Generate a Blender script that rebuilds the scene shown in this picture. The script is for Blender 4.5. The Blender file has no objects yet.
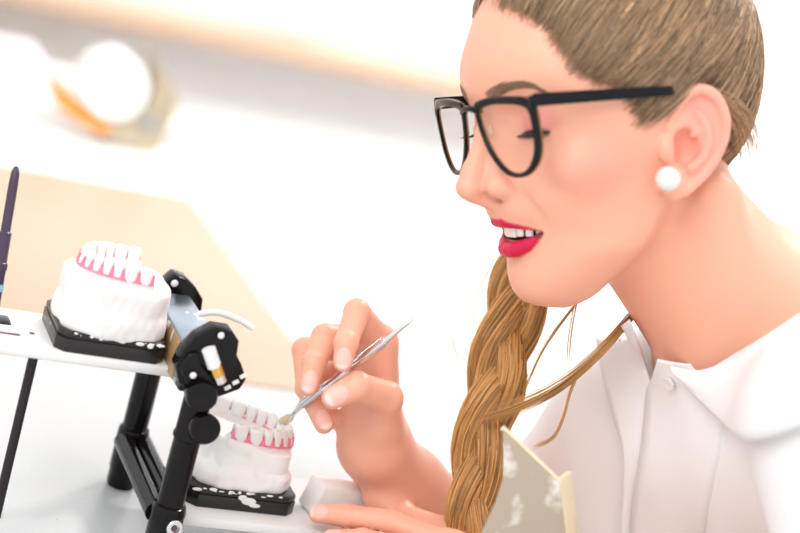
import bpy, bmesh, math, random
import numpy as np
from mathutils import Vector, Matrix
random.seed(7); rng = np.random.default_rng(7)
scene = bpy.context.scene
COL = scene.collection
F32 = np.float32

# ------------------------------------------------------------------ camera
# world frame: x along the work bench, y towards the window, table top at z = 0.75
FPX = 85 / 36 * 800
TH = math.radians(-23.4745)
def rz(v):
    return np.array([v[0]*math.cos(TH)-v[1]*math.sin(TH), v[0]*math.sin(TH)+v[1]*math.cos(TH), v[2]])
CAM = np.array([-0.3338, -1.0590, 1.2555])
_b, _r = math.radians(15), math.radians(16)
_w = np.array([0, math.cos(_b), -math.sin(_b)]); _u = np.array([0, math.sin(_b), math.cos(_b)]); _x = np.array([1., 0, 0])
CX = rz(math.cos(_r)*_x + math.sin(_r)*_u); CY = rz(-math.sin(_r)*_x + math.cos(_r)*_u); CW = rz(_w)
def P(px, py, d):
    return CAM + d*(CW + CX*(px-400)/FPX - CY*(py-266.5)/FPX)
def ray(px, py):
    return CW + CX*(px-400)/FPX - CY*(py-266.5)/FPX
def L(x, y, z):                      # bench coordinates in cm above the table top
    return np.array([x/100, y/100, 0.75+z/100])

cam = bpy.data.cameras.new('camera'); cam_o = bpy.data.objects.new('camera', cam); COL.objects.link(cam_o)
cam.lens = 85; cam.sensor_width = 36; cam.clip_start = 0.05
m = Matrix(((CX[0], CY[0], -CW[0], CAM[0]), (CX[1], CY[1], -CW[1], CAM[1]), (CX[2], CY[2], -CW[2], CAM[2]), (0, 0, 0, 1)))
cam_o.matrix_world = m
cam.dof.use_dof = True; cam.dof.focus_distance = 1.16; cam.dof.aperture_fstop = 3.4
scene.camera = cam_o

# ------------------------------------------------------------------ materials
def nt(name):
    mt = bpy.data.materials.new(name); mt.use_nodes = True
    t = mt.node_tree
    return mt, t, t.nodes['Principled BSDF']
def mat(name, col, rough=0.5, metal=0.0, bump=0.0, bscale=200, var=0.0, vscale=20, coat=0.0, sss=0.0, spec=None, trans=0.0, ior=1.45):
    mt, t, p = nt(name)
    p.inputs['Base Color'].default_value = (*col, 1); p.inputs['Roughness'].default_value = rough; p.inputs['Metallic'].default_value = metal
    if coat: p.inputs['Coat Weight'].default_value = coat
    if spec is not None: p.inputs['Specular IOR Level'].default_value = spec
    if trans: p.inputs['Transmission Weight'].default_value = trans; p.inputs['IOR'].default_value = ior
    if sss:
        p.inputs['Subsurface Weight'].default_value = sss; p.inputs['Subsurface Radius'].default_value = (1, .35, .2); p.inputs['Subsurface Scale'].default_value = .006
    tc = t.nodes.new('ShaderNodeTexCoord')
    if var:
        n = t.nodes.new('ShaderNodeTexNoise'); n.inputs['Scale'].default_value = vscale; n.inputs['Detail'].default_value = 5
        t.links.new(tc.outputs['Object'], n.inputs['Vector'])
        r = t.nodes.new('ShaderNodeValToRGB'); r.color_ramp.elements[0].position = .3; r.color_ramp.elements[1].position = .7
        r.color_ramp.elements[0].color = (*[c*(1-var) for c in col], 1); r.color_ramp.elements[1].color = (*[min(1, c*(1+var)) for c in col], 1)
        t.links.new(n.outputs['Fac'], r.inputs['Fac']); t.links.new(r.outputs['Color'], p.inputs['Base Color'])
    if bump:
        n2 = t.nodes.new('ShaderNodeTexNoise'); n2.inputs['Scale'].default_value = bscale; n2.inputs['Detail'].default_value = 4
        t.links.new(tc.outputs['Object'], n2.inputs['Vector'])
        b = t.nodes.new('ShaderNodeBump'); b.inputs['Strength'].default_value = bump; b.inputs['Distance'].default_value = .002
        t.links.new(n2.outputs['Fac'], b.inputs['Height']); t.links.new(b.outputs['Normal'], p.inputs['Normal'])
    return mt
def mat_vcol(name, rough=.5, sss=0.0, coat=0.0, spec=.5, bump=0, bscale=300):
    mt = mat(name, (.8, .8, .8), rough, sss=sss, coat=coat, spec=spec, bump=bump, bscale=bscale)
    t = mt.node_tree; a = t.nodes.new('ShaderNodeVertexColor'); a.layer_name = 'Col'
    t.links.new(a.outputs['Color'], t.nodes['Principled BSDF'].inputs['Base Color'])
    return mt
def spotted(name, base, spot, scale, thr, soft=.03, rough=.5, zlo=None, zhi=None, bump=0):
    """base colour with blotches of a second colour (wear, plaster splashes)"""
    mt = mat(name, base, rough, bump=bump); t = mt.node_tree; p = t.nodes['Principled BSDF']
    tc = t.nodes.new('ShaderNodeTexCoord'); n = t.nodes.new('ShaderNodeTexNoise'); n.inputs['Scale'].default_value = scale; n.inputs['Detail'].default_value = 6
    t.links.new(tc.outputs['Object'], n.inputs['Vector'])
    src = n.outputs['Fac']
    if zlo is not None:
        s = t.nodes.new('ShaderNodeSeparateXYZ'); t.links.new(tc.outputs['Object'], s.inputs[0])
        mr = t.nodes.new('ShaderNodeMapRange'); mr.inputs[1].default_value = zlo; mr.inputs[2].default_value = zhi; mr.inputs[3].default_value = 0; mr.inputs[4].default_value = .22
        t.links.new(s.outputs[2], mr.inputs[0])
        ad = t.nodes.new('ShaderNodeMath'); ad.operation = 'ADD'; t.links.new(src, ad.inputs[0]); t.links.new(mr.outputs[0], ad.inputs[1]); src = ad.outputs[0]
    r = t.nodes.new('ShaderNodeValToRGB'); e = r.color_ramp.elements
    e[0].position = thr; e[0].color = (*base, 1); e[1].position = thr+soft; e[1].color = (*spot, 1)
    t.links.new(src, r.inputs['Fac']); t.links.new(r.outputs['Color'], p.inputs['Base Color'])
    return mt
M = {}
M['black'] = mat('black_anodised', (.005, .004, .005), .14, spec=.22)
M['blackmatte'] = mat('black_matte', (.02, .014, .018), .4, spec=.3)
M['steel'] = spotted('worn_steel', (.40, .47, .56), (.9, .9, .9), 60, .66, rough=.22)  # bluish tint painted in for the reflected sky
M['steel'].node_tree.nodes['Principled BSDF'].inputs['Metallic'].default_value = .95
M['deskreflect'] = spotted('desk_reflection_plaster', (.36, .22, .10), (.85, .84, .83), 95, .60, .03, rough=.35)  # brown base paints the reflected wooden desk, pale spots are plaster
M['chrome'] = mat('chrome', (.75, .75, .76), .16, 1.0)
M['brass'] = mat('brass', (.78, .48, .12), .25, 1.0)
M['whiteplastic'] = mat('white_plastic', (.80, .80, .80), .35, var=.03)
M['plaster'] = mat('plaster', (.80, .78, .775), .8, bump=.35, bscale=130, var=.03, vscale=60)
M['plasterpink'] = spotted('stained_plaster', (.88, .86, .845), (.86, .68, .68), 55, .6, .15, rough=.7, bump=.2)
M['tooth'] = mat('tooth_plaster', (.82, .80, .79), .45, var=.03, vscale=80)
M['gum'] = mat('pink_wax', (.86, .22, .33), .35, var=.12, vscale=150)
M['mount'] = spotted('black_mount', (.010, .008, .008), (.85, .85, .85), 75, .68, .02, rough=.25, zlo=None)
M['dark'] = mat('dark_slot', (.12, .05, .09), .5)
M['laminate'] = spotted('white_laminate', (.62, .64, .655), (.40, .40, .40), 260, .68, .05, rough=.35)
M['whitefurn'] = mat('white_furniture', (.85, .86, .87), .4, var=.02)
M['radiator'] = mat('radiator_white', (.92, .92, .93), .4, var=.02)
M['wall'] = mat('wall_paint', (.92, .92, .92), .8, bump=.1, var=.02)
M['beige'] = mat('beige_wood', (.38, .32, .23), .5, var=.12, vscale=30)
M['orange'] = mat('orange_plastic', (.80, .25, .03), .4, var=.04)
M['greymetal'] = mat('grey_metal', (.35, .36, .36), .35, .6, var=.05)
M['scuffed'] = spotted('scuffed_plate', (.43, .36, .28), (.80, .78, .75), 42, .52, .12, rough=.3)
M['cream'] = mat('cream_edge', (.82, .74, .52), .5, var=.06, vscale=60)
M['pearl'] = mat('pearl', (.78, .75, .72), .22, coat=.6, sss=.2, var=.02)
M['eyewhite'] = mat('eye_white', (.85, .82, .8), .2, coat=.5)
M['iris'] = mat('iris', (.05, .035, .03), .2, coat=.5)
M['realtooth'] = mat('teeth_enamel', (.88, .85, .82), .2, coat=.4, var=.02)
M['skin'] = mat_vcol('skin', .42, sss=.12, spec=.4, bump=.03, bscale=700)
M['hair'] = mat_vcol('hair', .42, spec=.5)
M['lash'] = mat('lash_hair', (.03, .02, .018), .5)
M['blouse'] = mat('white_cotton', (.88, .875, .89), .85, bump=.06, bscale=900, var=.015, vscale=8)
M['button'] = mat('pearl_button', (.84, .82, .82), .3, coat=.4)
M['dentin'] = mat('wax_residue', (.62, .5, .28), .5)
# glasses frame: black, amber on the side that faces the eyes
mt, t, p = nt('black_acetate'); p.inputs['Roughness'].default_value = .15; p.inputs['Specular IOR Level'].default_value = .22; p.inputs['Base Color'].default_value = (.004, .005, .007, 1); M['acetate'] = mt
M['amber'] = mat('amber_acetate', (.22, .10, .025), .2)
def glass(name, tint=(1, 1, 1), refl=.06):
    mt = bpy.data.materials.new(name); mt.use_nodes = True; t = mt.node_tree
    for n in list(t.nodes): t.nodes.remove(n)
    o = t.nodes.new('ShaderNodeOutputMaterial'); tr = t.nodes.new('ShaderNodeBsdfTransparent'); tr.inputs[0].default_value = (*tint, 1)
    g = t.nodes.new('ShaderNodeBsdfGlossy'); g.inputs['Roughness'].default_value = .02
    lw = t.nodes.new('ShaderNodeLayerWeight'); pw = t.nodes.new('ShaderNodeMath'); pw.operation = 'POWER'; pw.inputs[1].default_value = 4; t.links.new(lw.outputs['Facing'], pw.inputs[0])
    fr = t.nodes.new('ShaderNodeMath'); fr.operation = 'MULTIPLY_ADD'; fr.inputs[1].default_value = .12; fr.inputs[2].default_value = .02; t.links.new(pw.outputs[0], fr.inputs[0])
    mx = t.nodes.new('ShaderNodeMixShader'); t.links.new(fr.outputs[0], mx.inputs[0]); t.links.new(tr.outputs[0], mx.inputs[1]); t.links.new(g.outputs[0], mx.inputs[2]); t.links.new(mx.outputs[0], o.inputs[0])
    return mt
M['clearpad'] = mat('clear_pad', (.72, .48, .36), .25)
M['lens'] = glass('spectacle_lens', (.99, .99, .99)); M['pane'] = glass('window_glass')
# wood with grain
mt, t, p = nt('light_wood'); tc = t.nodes.new('ShaderNodeTexCoord'); mp = t.nodes.new('ShaderNodeMapping'); mp.inputs['Scale'].default_value = (3, 40, 40)
n = t.nodes.new('ShaderNodeTexNoise'); n.inputs['Scale'].default_value = 2; n.inputs['Detail'].default_value = 6
r = t.nodes.new('ShaderNodeValToRGB'); r.color_ramp.elements[0].color = (.46, .325, .235, 1); r.color_ramp.elements[1].color = (.52, .37, .27, 1)
t.links.new(tc.outputs['Object'], mp.inputs[0]); t.links.new(mp.outputs[0], n.inputs['Vector']); t.links.new(n.outputs['Fac'], r.inputs['Fac']); t.links.new(r.outputs['Color'], p.inputs['Base Color'])
p.inputs['Roughness'].default_value = .4; M['wood'] = mt

# ------------------------------------------------------------------ object helpers
ROOT = {}
def tag(o, label=None, cat=None, group=None, kind=None):
    if label: o['label'] = label
    if cat: o['category'] = cat
    if group: o['group'] = group
    if kind: o['kind'] = kind
    return o
def empty(name, loc, label, cat, group=None):
    o = bpy.data.objects.new(name, None); COL.objects.link(o); o.location = Vector(loc); o.empty_display_size = .02
    ROOT[o.name] = np.array(loc, float)
    return tag(o, label, cat, group)
def rootloc(o):
    while o is not None:
        if o.name in ROOT: return ROOT[o.name]
        o = o.parent
    return np.zeros(3)
def link_mesh(name, verts, faces, material, parent=None, smooth=True, ang=40, cols=None, loc=None):
    verts = np.asarray(verts, float)
    base = rootloc(parent) if parent is not None else (np.zeros(3) if loc is None else np.asarray(loc, float))
    me = bpy.data.meshes.new(name); me.from_pydata((verts-base).tolist(), [], [list(map(int, f)) for f in faces]); me.validate()
    if material is not None: me.materials.append(material)
    if smooth:
        me.polygons.foreach_set('use_smooth', [True]*len(me.polygons)); me.set_sharp_from_angle(angle=math.radians(ang))
    if cols is not None:
        a = me.color_attributes.new('Col', 'FLOAT_COLOR', 'POINT')
        c = np.ones((len(verts), 4), F32); c[:, :3] = cols; a.data.foreach_set('color', c.ravel())
    o = bpy.data.objects.new(name, me); COL.objects.link(o)
    if parent is not None: o.parent = parent
    else: o.location = Vector(base); ROOT[o.name] = base
    return o
def unit(v): v = np.asarray(v, float); return v/(np.linalg.norm(v)+1e-12)
def frame(axis, up=(0, 0, 1)):
    z = unit(axis); up = np.asarray(up, float)
    if abs(z@unit(up)) > .98: up = np.array([1., 0, 0])
    x = unit(np.cross(up, z)); y = np.cross(z, x); return x, y, z
def spline(pts, n):
    """Catmull-Rom resampling of control rows"""
    p = np.asarray(pts, float); k = len(p)
    if k == 2: return p[0]+(p[1]-p[0])*np.linspace(0, 1, n)[:, None]
    q = np.vstack([2*p[0]-p[1], p, 2*p[-1]-p[-2]]); t = np.linspace(0, k-1, n); i = np.minimum(t.astype(int), k-2); u = (t-i)[:, None]
    a, b, c, d = q[i], q[i+1], q[i+2], q[i+3]
    return .5*(2*b+(c-a)*u+(2*a-5*b+4*c-d)*u*u+(3*b-a-3*c+d)*u**3)
class MB:
    def __init__(s): s.v = []; s.f = []; s.c = []
    def add(s, v, f):
        k = len(s.v); s.v += [np.asarray(a, float) for a in v]; s.f += [[i+k for i in q] for q in f]
    def box(s, c, size, bevel=0, ax=None, seg=2):
        bm = bmesh.new(); bmesh.ops.create_cube(bm, size=1)
        for v in bm.verts: v.co = Vector((v.co.x*size[0], v.co.y*size[1], v.co.z*size[2]))
        if bevel: bmesh.ops.bevel(bm, geom=bm.edges[:], offset=bevel, segments=seg, profile=.5, affect='EDGES')
        A = np.eye(3) if ax is None else np.array(ax).T
        bm.verts.index_update()
        s.add([np.asarray(c)+A@np.array(v.co) for v in bm.verts], [[v.index for v in f.verts] for f in bm.faces]); bm.free(); return s
    def tube(s, path, rad, seg=12, cap=True, up=(0, 0, 1), flat=1.0):
        path = np.asarray(path, float); n = len(path); rad = np.broadcast_to(np.asarray(rad, float), (n,))
        T = np.gradient(path, axis=0); T /= np.linalg.norm(T, axis=1)[:, None]+1e-12
        x, y, _ = frame(T[0], up); vs = []; fs = []
        for i in range(n):
            x = unit(x-T[i]*(x@T[i])); y = np.cross(T[i], x)
            for j in range(seg):
                a = 2*math.pi*j/seg; vs.append(path[i]+rad[i]*(math.cos(a)*x+flat*math.sin(a)*y))
        for i in range(n-1):
            for j in range(seg):
                fs.append([i*seg+j, i*seg+(j+1) % seg, (i+1)*seg+(j+1) % seg, (i+1)*seg+j])
        if cap: fs.append(list(range(seg))[::-1]); fs.append([(n-1)*seg+j for j in range(seg)])
        s.add(vs, fs); return s
    def lathe(s, org, axis, prof, seg=32):
        """prof: rows of (distance along the axis, radius)"""
        x, y, z = frame(axis); vs = []; fs = []; n = len(prof)
        for h, r in prof:
            for j in range(seg):
                a = 2*math.pi*j/seg; vs.append(np.asarray(org)+z*h+max(r, 1e-5)*(math.cos(a)*x+math.sin(a)*y))
        for i in range(n-1):
            for j in range(seg): fs.append([i*seg+j, i*seg+(j+1) % seg, (i+1)*seg+(j+1) % seg, (i+1)*seg+j])
        fs.append(list(range(seg))[::-1]); fs.append([(n-1)*seg+j for j in range(seg)])
        s.add(vs, fs); return s
    def prism(s, poly, o, ux, uy, depth, bevel=0):
        """outline poly (2-D) in plane o+ux*a+uy*b, extruded by the vector depth"""
        bm = bmesh.new(); vs = [bm.verts.new(Vector(np.asarray(o)+np.asarray(ux)*a+np.asarray(uy)*b)) for a, b in poly]
        f = bm.faces.new(vs); r = bmesh.ops.extrude_face_region(bm, geom=[f])
        nv = [g for g in r['geom'] if isinstance(g, bmesh.types.BMVert)]
        for v in nv: v.co += Vector(depth)
        bmesh.ops.recalc_face_normals(bm, faces=bm.faces[:])
        if bevel: bmesh.ops.bevel(bm, geom=[e for e in bm.edges if e.calc_face_angle(0) > .7], offset=bevel, segments=2, profile=.5, affect='EDGES')
        bm.verts.index_update(); s.add([np.array(v.co) for v in bm.verts], [[v.index for v in q.verts] for q in bm.faces]); bm.free(); return s
    def ell(s, c, r, ax=None, seg=20, rings=12):
        A = np.eye(3) if ax is None else np.array(ax).T; vs = []; fs = []
        for i in range(rings+1):
            t = math.pi*i/rings
            for j in range(seg):
                a = 2*math.pi*j/seg; vs.append(np.asarray(c)+A@(np.array([math.sin(t)*math.cos(a)*r[0], math.sin(t)*math.sin(a)*r[1], math.cos(t)*r[2]])))
        for i in range(rings):
            for j in range(seg): fs.append([i*seg+j, i*seg+(j+1) % seg, (i+1)*seg+(j+1) % seg, (i+1)*seg+j][::-1])
        s.add(vs, fs); return s
    def build(s, name, material, parent=None, **k):
        o = link_mesh(name, s.v, s.f, material, parent, **k)
        bm = bmesh.new(); bm.from_mesh(o.data); bmesh.ops.remove_doubles(bm, verts=bm.verts[:], dist=1e-6); bmesh.ops.recalc_face_normals(bm, faces=bm.faces[:]); bm.to_mesh(o.data); bm.free()
        if k.get('smooth', True): o.data.set_sharp_from_angle(angle=math.radians(k.get('ang', 40)))
        return o

# ------------------------------------------------------------------ distance-field modelling
def smin(a, b, k):
    h = np.maximum(k-np.abs(a-b), 0)/k; return np.minimum(a, b)-h*h*k*.25
def smax(a, b, k): return -smin(-a, -b, k)
def dcap(p, a, b, ra, rb):
    a = np.asarray(a, F32); b = np.asarray(b, F32); ba = b-a; L2 = float(ba@ba)+1e-12
    h = np.clip(((p-a)@ba)/L2, 0, 1); q = p-a-h[:, None]*ba
    return np.sqrt((q*q).sum(1))-(ra+(rb-ra)*h)
def dell(p, c, r, A=None):
    q = p-np.asarray(c, F32)
    if A is not None: q = q@np.asarray(A, F32).T
    r = np.asarray(r, F32); k0 = np.sqrt(((q/r)**2).sum(1)); k1 = np.sqrt(((q/(r*r))**2).sum(1))
    return k0*(k0-1)/np.maximum(k1, 1e-6)
def chain(p, pts, k=.0):
    """pts rows: x,y,z,r"""
    d = None
    for a, b in zip(pts[:-1], pts[1:]):
        e = dcap(p, a[:3], b[:3], a[3], b[3]); d = e if d is None else (np.minimum(d, e) if k == 0 else smin(d, e, k))
    return d
def poly_sd(x, y, poly):
    """signed distance to a 2-D polygon, negative inside"""
    poly = np.asarray(poly, F32); n = len(poly); d = np.full(x.shape, 1e9, F32); s = np.ones(x.shape, F32)
    for i in range(n):
        a = poly[i]; b = poly[i-1]; e = b-a; wx = x-a[0]; wy = y-a[1]
        t = np.clip((wx*e[0]+wy*e[1])/(e@e), 0, 1); d = np.minimum(d, (wx-e[0]*t)**2+(wy-e[1]*t)**2)
        c1 = y >= a[1]; c2 = y < b[1]; c3 = e[0]*wy > e[1]*wx
        flip = (c1 & c2 & c3) | (~c1 & ~c2 & ~c3); s = np.where(flip, -s, s)
    return s*np.sqrt(d)
def evalc(fn, pts, n=400000):
    return np.concatenate([fn(pts[i:i+n]) for i in range(0, len(pts), n)]) if len(pts) else np.zeros(0, F32)
def grad(fn, p, e):
    g = np.zeros_like(p)
    for i in range(3):
        o = np.zeros(3, F32); o[i] = e; g[:, i] = (evalc(fn, p+o)-evalc(fn, p-o))/(2*e)
    return g
def project(fn, p, e, it=2, target=0.0, clampd=None):
    p = p.astype(F32)
    for _ in range(it):
        d = evalc(fn, p)-target; g = grad(fn, p, e); gn = np.maximum(np.sqrt((g*g).sum(1)), .25); st = d/gn
        if clampd: st = np.clip(st, -clampd, clampd)
        p = p-(st/gn)[:, None]*np.where(gn[:, None] > .25, g, g)
    return p
def nets(fn, lo, hi, h, B=6, slack=1.6):
    """surface nets over the zero set of fn"""
    lo = np.asarray(lo, float); n = np.ceil((np.asarray(hi)-lo)/h/B).astype(int)
    N = n*B+1; V = np.empty(N, F32)
    bi = np.stack(np.meshgrid(*[np.arange(k) for k in n], indexing='ij'), -1).reshape(-1, 3)
    dc = evalc(fn, (lo+(bi+.5)*B*h).astype(F32))
    keep = np.abs(dc) < B*h*.87*slack
    off = np.stack(np.meshgrid(*[np.arange(B+1)]*3, indexing='ij'), -1).reshape(-1, 3)
    V4 = np.repeat(np.repeat(np.repeat(dc.reshape(n), B, 0), B, 1), B, 2); V[:-1, :-1, :-1] = V4; V[-1] = 1; V[:, -1] = 1; V[:, :, -1] = 1; del V4
    kb = bi[keep]; ch = 3000
    for i in range(0, len(kb), ch):
        idx = (kb[i:i+ch, None]*B+off[None]).reshape(-1, 3)
        V[idx[:, 0], idx[:, 1], idx[:, 2]] = fn((lo+idx*h).astype(F32))
    S = V < 0
    c = np.zeros(N-1, np.uint8)
    for dx in (0, 1):
        for dy in (0, 1):
            for dz in (0, 1): c += S[dx:N[0]-1+dx, dy:N[1]-1+dy, dz:N[2]-1+dz]
    act = np.argwhere((c > 0) & (c < 8)); idm = np.full(N-1, -1, np.int32); idm[act[:, 0], act[:, 1], act[:, 2]] = np.arange(len(act))
    acc = np.zeros((len(act), 3)); cnt = np.zeros(len(act))
    cor = [(x, y, z) for x in (0, 1) for y in (0, 1) for z in (0, 1)]
    for a in cor:
        for ax in range(3):
            if a[ax]: continue
            b = list(a); b[ax] = 1
            va = V[act[:, 0]+a[0], act[:, 1]+a[1], act[:, 2]+a[2]]; vb = V[act[:, 0]+b[0], act[:, 1]+b[1], act[:, 2]+b[2]]
            k = (va < 0) != (vb < 0); t = np.where(k, va/np.where(k, va-vb, 1), 0)
            pt = np.array(a, float)[None].repeat(len(act), 0); pt[:, ax] = t
            acc[k] += pt[k]; cnt[k] += 1
    verts = lo+(act+acc/np.maximum(cnt, 1)[:, None])*h
    faces = []
    for ax in range(3):
        b1, b2 = (ax+1) % 3, (ax+2) % 3; sl = [slice(1, -1)]*3; sl[ax] = slice(0, -1)
        A = S[tuple(sl)]; sl2 = list(sl); sl2[ax] = slice(1, None); Bv = S[tuple(sl2)]
        e = np.argwhere(A != Bv); e0 = e.copy(); e0[:, b1] += 1; e0[:, b2] += 1
        ins = S[e0[:, 0], e0[:, 1], e0[:, 2]]
        def cell(o1, o2):
            q = e0.copy(); q[:, b1] += o1; q[:, b2] += o2; return idm[q[:, 0], q[:, 1], q[:, 2]]
        q = np.stack([cell(-1, -1), cell(0, -1), cell(0, 0), cell(-1, 0)], 1); q[~ins] = q[~ins][:, ::-1]; faces.append(q)
    faces = np.concatenate(faces); faces = faces[(faces >= 0).all(1)]
    return verts.astype(F32), faces
def vnoise(p, s, seed=0):
    """cheap smooth noise from sines"""
    r = np.random.default_rng(seed); d = np.zeros(len(p), F32)
    for i in range(6):
        k = r.normal(size=3)*s; d += np.sin(p@k.astype(F32)+r.uniform(0, 6.28)).astype(F32)
    return d/6
#@@PARTS
# ------------------------------------------------------------------ the room
def struct(name, mb, material, **k):
    return tag(mb.build(name, material, None, **k), kind='structure')
struct('floor', MB().box((.6, .3, -.02), (6, 5, .04)), M['wood'])
W = MB(); Y0 = 1.48
W.box((.6, Y0+.09, .40), (6, .14, .80)); W.box((.6, Y0+.09, 2.62), (6, .14, .36)); W.box((-2.3, Y0+.09, 1.62), (.2, .14, 1.64)); W.box((3.3, Y0+.09, 1.62), (.6, .14, 1.64))
struct('wall_back', W, M['wall'])
wf = MB()
for z in (.87, 2.40): wf.box((.4, Y0+.09, z), (5.2, .07, .07), .008)
for x in (-2.17, -.9, .62, 1.7, 2.96): wf.box((x, Y0+.09, 1.635), (.07, .068, 1.47), .008)
win = struct('window_1', wf, M['whitefurn'])
for x0, x1 in ((-2.135, -.935), (-.865, .585), (.655, 1.665), (1.735, 2.925)):
    o = MB().box(((x0+x1)/2, Y0+.09, 1.635), (x1-x0, .006, 1.46)).build('pane', M['pane'], win); tag(o, kind='structure')
struct('trim_1', MB().box((-.68, 1.44, .815), (3.45, .10, .03), .006), M['wood'])
# radiator under the sill
ra = empty('radiator', (1.0, 1.30, .10), 'white ribbed panel radiator under the window sill behind the table', 'radiator')
rb = MB(); rb.box((1.12, 1.325, .41), (1.64, .05, .56), .01)
for i in range(40): rb.box((.33+i*.0405, 1.299, .41), (.024, .010, .52), .004)
rb.build('panel', M['radiator'], ra)
MB().box((1.12, 1.325, .70), (1.65, .075, .02), .004).build('top_grille', M['radiator'], ra)
for x in (.5, 1.75): MB().box((x, 1.325, .065), (.03, .05, .13), .004).build('foot', M['radiator'], ra)
MB().tube([(1.93, 1.325, .2), (1.99, 1.325, .2), (1.99, 1.325, 0)], .009).build('pipe', M['radiator'], ra)

def bench(name, label, cat, x0, x1, y0, y1, top, th, topmat, legs=True, panel=None):
    t = empty(name, ((x0+x1)/2, (y0+y1)/2, 0), label, cat)
    MB().box(((x0+x1)/2, (y0+y1)/2, top-th/2), (x1-x0, y1-y0, th), .003).build('tabletop', topmat, t)
    for x in (x0+.06, x1-.05):
        for y in (y0+.05, y1-.05):
            MB().box((x, y, (top-th)/2), (.05, .05, top-th), .003).build('leg', M['whitefurn'], t)
    if panel: MB().box(((x0+x1)/2, y1-.035, top-.25), (x1-x0-.16, .018, .36)).build('back_panel', panel, t)
    return t
bench('work_bench', 'white speckled laminate work bench carrying the two plaster jaw models', 'table', -1.3, .192, -.75, .272, .75, .035, M['laminate'], panel=M['whitefurn'])
bench('wooden_desk', 'pale peach wooden desk standing right behind the white work bench', 'desk', -1.4, .22, .277, .80, .75, .03, M['wood'], panel=M['wood'])
bench('side_table', 'white table in the blurred background under the window, holding the beige stand', 'table', -1.4, .23, .805, 1.31, .75, .03, M['whitefurn'])
# beige stand with a white roll, far left
Yd = .95
ts = empty('tape_dispenser', L(17, 97, 0), 'beige curved dispenser with orange inside edge and white roll, on the white table', 'dispenser')
arc = [(17.08, 12.54), (18.2, 11.0), (19.3, 8.9), (19.4, 6.6), (18.5, 4.6), (17.0, 3.2), (15.4, 2.6), (13.2, 3.0), (10.9, 4.5), (8.9, 5.9)]
outer = [(9.2, 3.4), (15.9, .45), (21.6, 0), (22.6, 6.6)]
MB().prism([(a/100, b/100) for a, b in arc+outer], (0, Yd, .75), (1, 0, 0), (0, 0, 1), (0, .05, 0), .002).build('stand', M['beige'], ts)
ol = [(a/100, 0, b/100) for a, b in arc[-4:]]
st = MB(); st.prism([(arc[-1][0]/100, arc[-1][1]/100), (arc[-2][0]/100, arc[-2][1]/100), (arc[-3][0]/100, arc[-3][1]/100), (arc[-4][0]/100, arc[-4][1]/100), (.152, .012), (.130, .017), (.105, .030), (.088, .043)], (0, Yd-.003, .75), (1, 0, 0), (0, 0, 1), (0, .056, 0)).build('orange_strip', M['orange'], ts)
MB().lathe((.151, Yd-.004, .75+.0665), (0, 1, 0), [(0, .012), (0, .034), (.003, .037), (.05, .037), (.053, .034), (.053, .012)], 40).build('roll', M['whitefurn'], ts)
MB().lathe((.1965, Yd-.006, .75+.036), (0, 1, 0), [(0, .008), (.002, .01), (.012, .01)], 20).build('knob', M['greymetal'], ts)
M['lilac'] = mat('lilac_card', (.72, .70, .76), .6, var=.03); M['blush'] = mat('pale_pink_card', (.86, .76, .71), .6, var=.03)
for nm, c, m_, z, lab in (('folder', (.135, 1.16), 'blush', .7535, 'pale pink folder lying on the white table, left of the beige dispenser'), ('binder', (.07, 1.235), 'lilac', .764, 'lilac grey binder lying on the white table at the upper left, nearest the window')):
    f = MB().box((*c, z), (.17 if nm == 'folder' else .1, .26 if nm == 'folder' else .13, .007 if nm == 'folder' else .028), .002).build(nm, M[m_], None); tag(f, lab, 'folder')

# ------------------------------------------------------------------ the articulator
AR = empty('dental_articulator', L(0, 0, 0), 'black and white dental articulator opened flat, holding both plaster jaw models on the bench', 'articulator')
HY = 5.54
for sgn in (-1, 1):
    y = sgn*HY
    pm = MB().lathe(L(0, y, 0), (0, 0, 1), [(0, .0088), (.003, .0098), (.012, .0098), (.013, .0104), (.0395, .0104), (.0415, .0098), (.042, .0083), (.085, .0083), (.086, .0093), (.0885, .0093), (.0895, .0085), (.118, .0085), (.121, .0078)], 36).build('post', M['black'], AR)
    if sgn < 0:
        MB().lathe(L(.3, y-.96, 3.05), (.1, -1, .1), [(0, .0052), (.0014, .0052), (.0019, .0046), (.0019, .0028), (.0006, .0026)], 24).build('screw', M['chrome'], pm)
        MB().lathe(L(.3, y-1.08, 3.05), (.1, -1, .1), [(0, .0022), (.0002, .0020)], 6).build('socket', M['dark'], pm)
for s in (-1, 1):
    MB().tube([L(s*.62, -HY+.4, 3.3), L(s*.62, HY-.4, 3.3)], .0066, 20).build('crossbar', M['black'], AR)
for x, z in ((-.27, 11.75), (.43, 9.75)):
    MB().lathe(L(x, -HY-.5, z), (0, -1, .08), [(0, .0086), (.006, .0086), (.0066, .0093), (.0105, .0093), (.0114, .0086), (.0114, .0074), (.0111, .001)], 36).build('knob', M['black'], AR)
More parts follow.
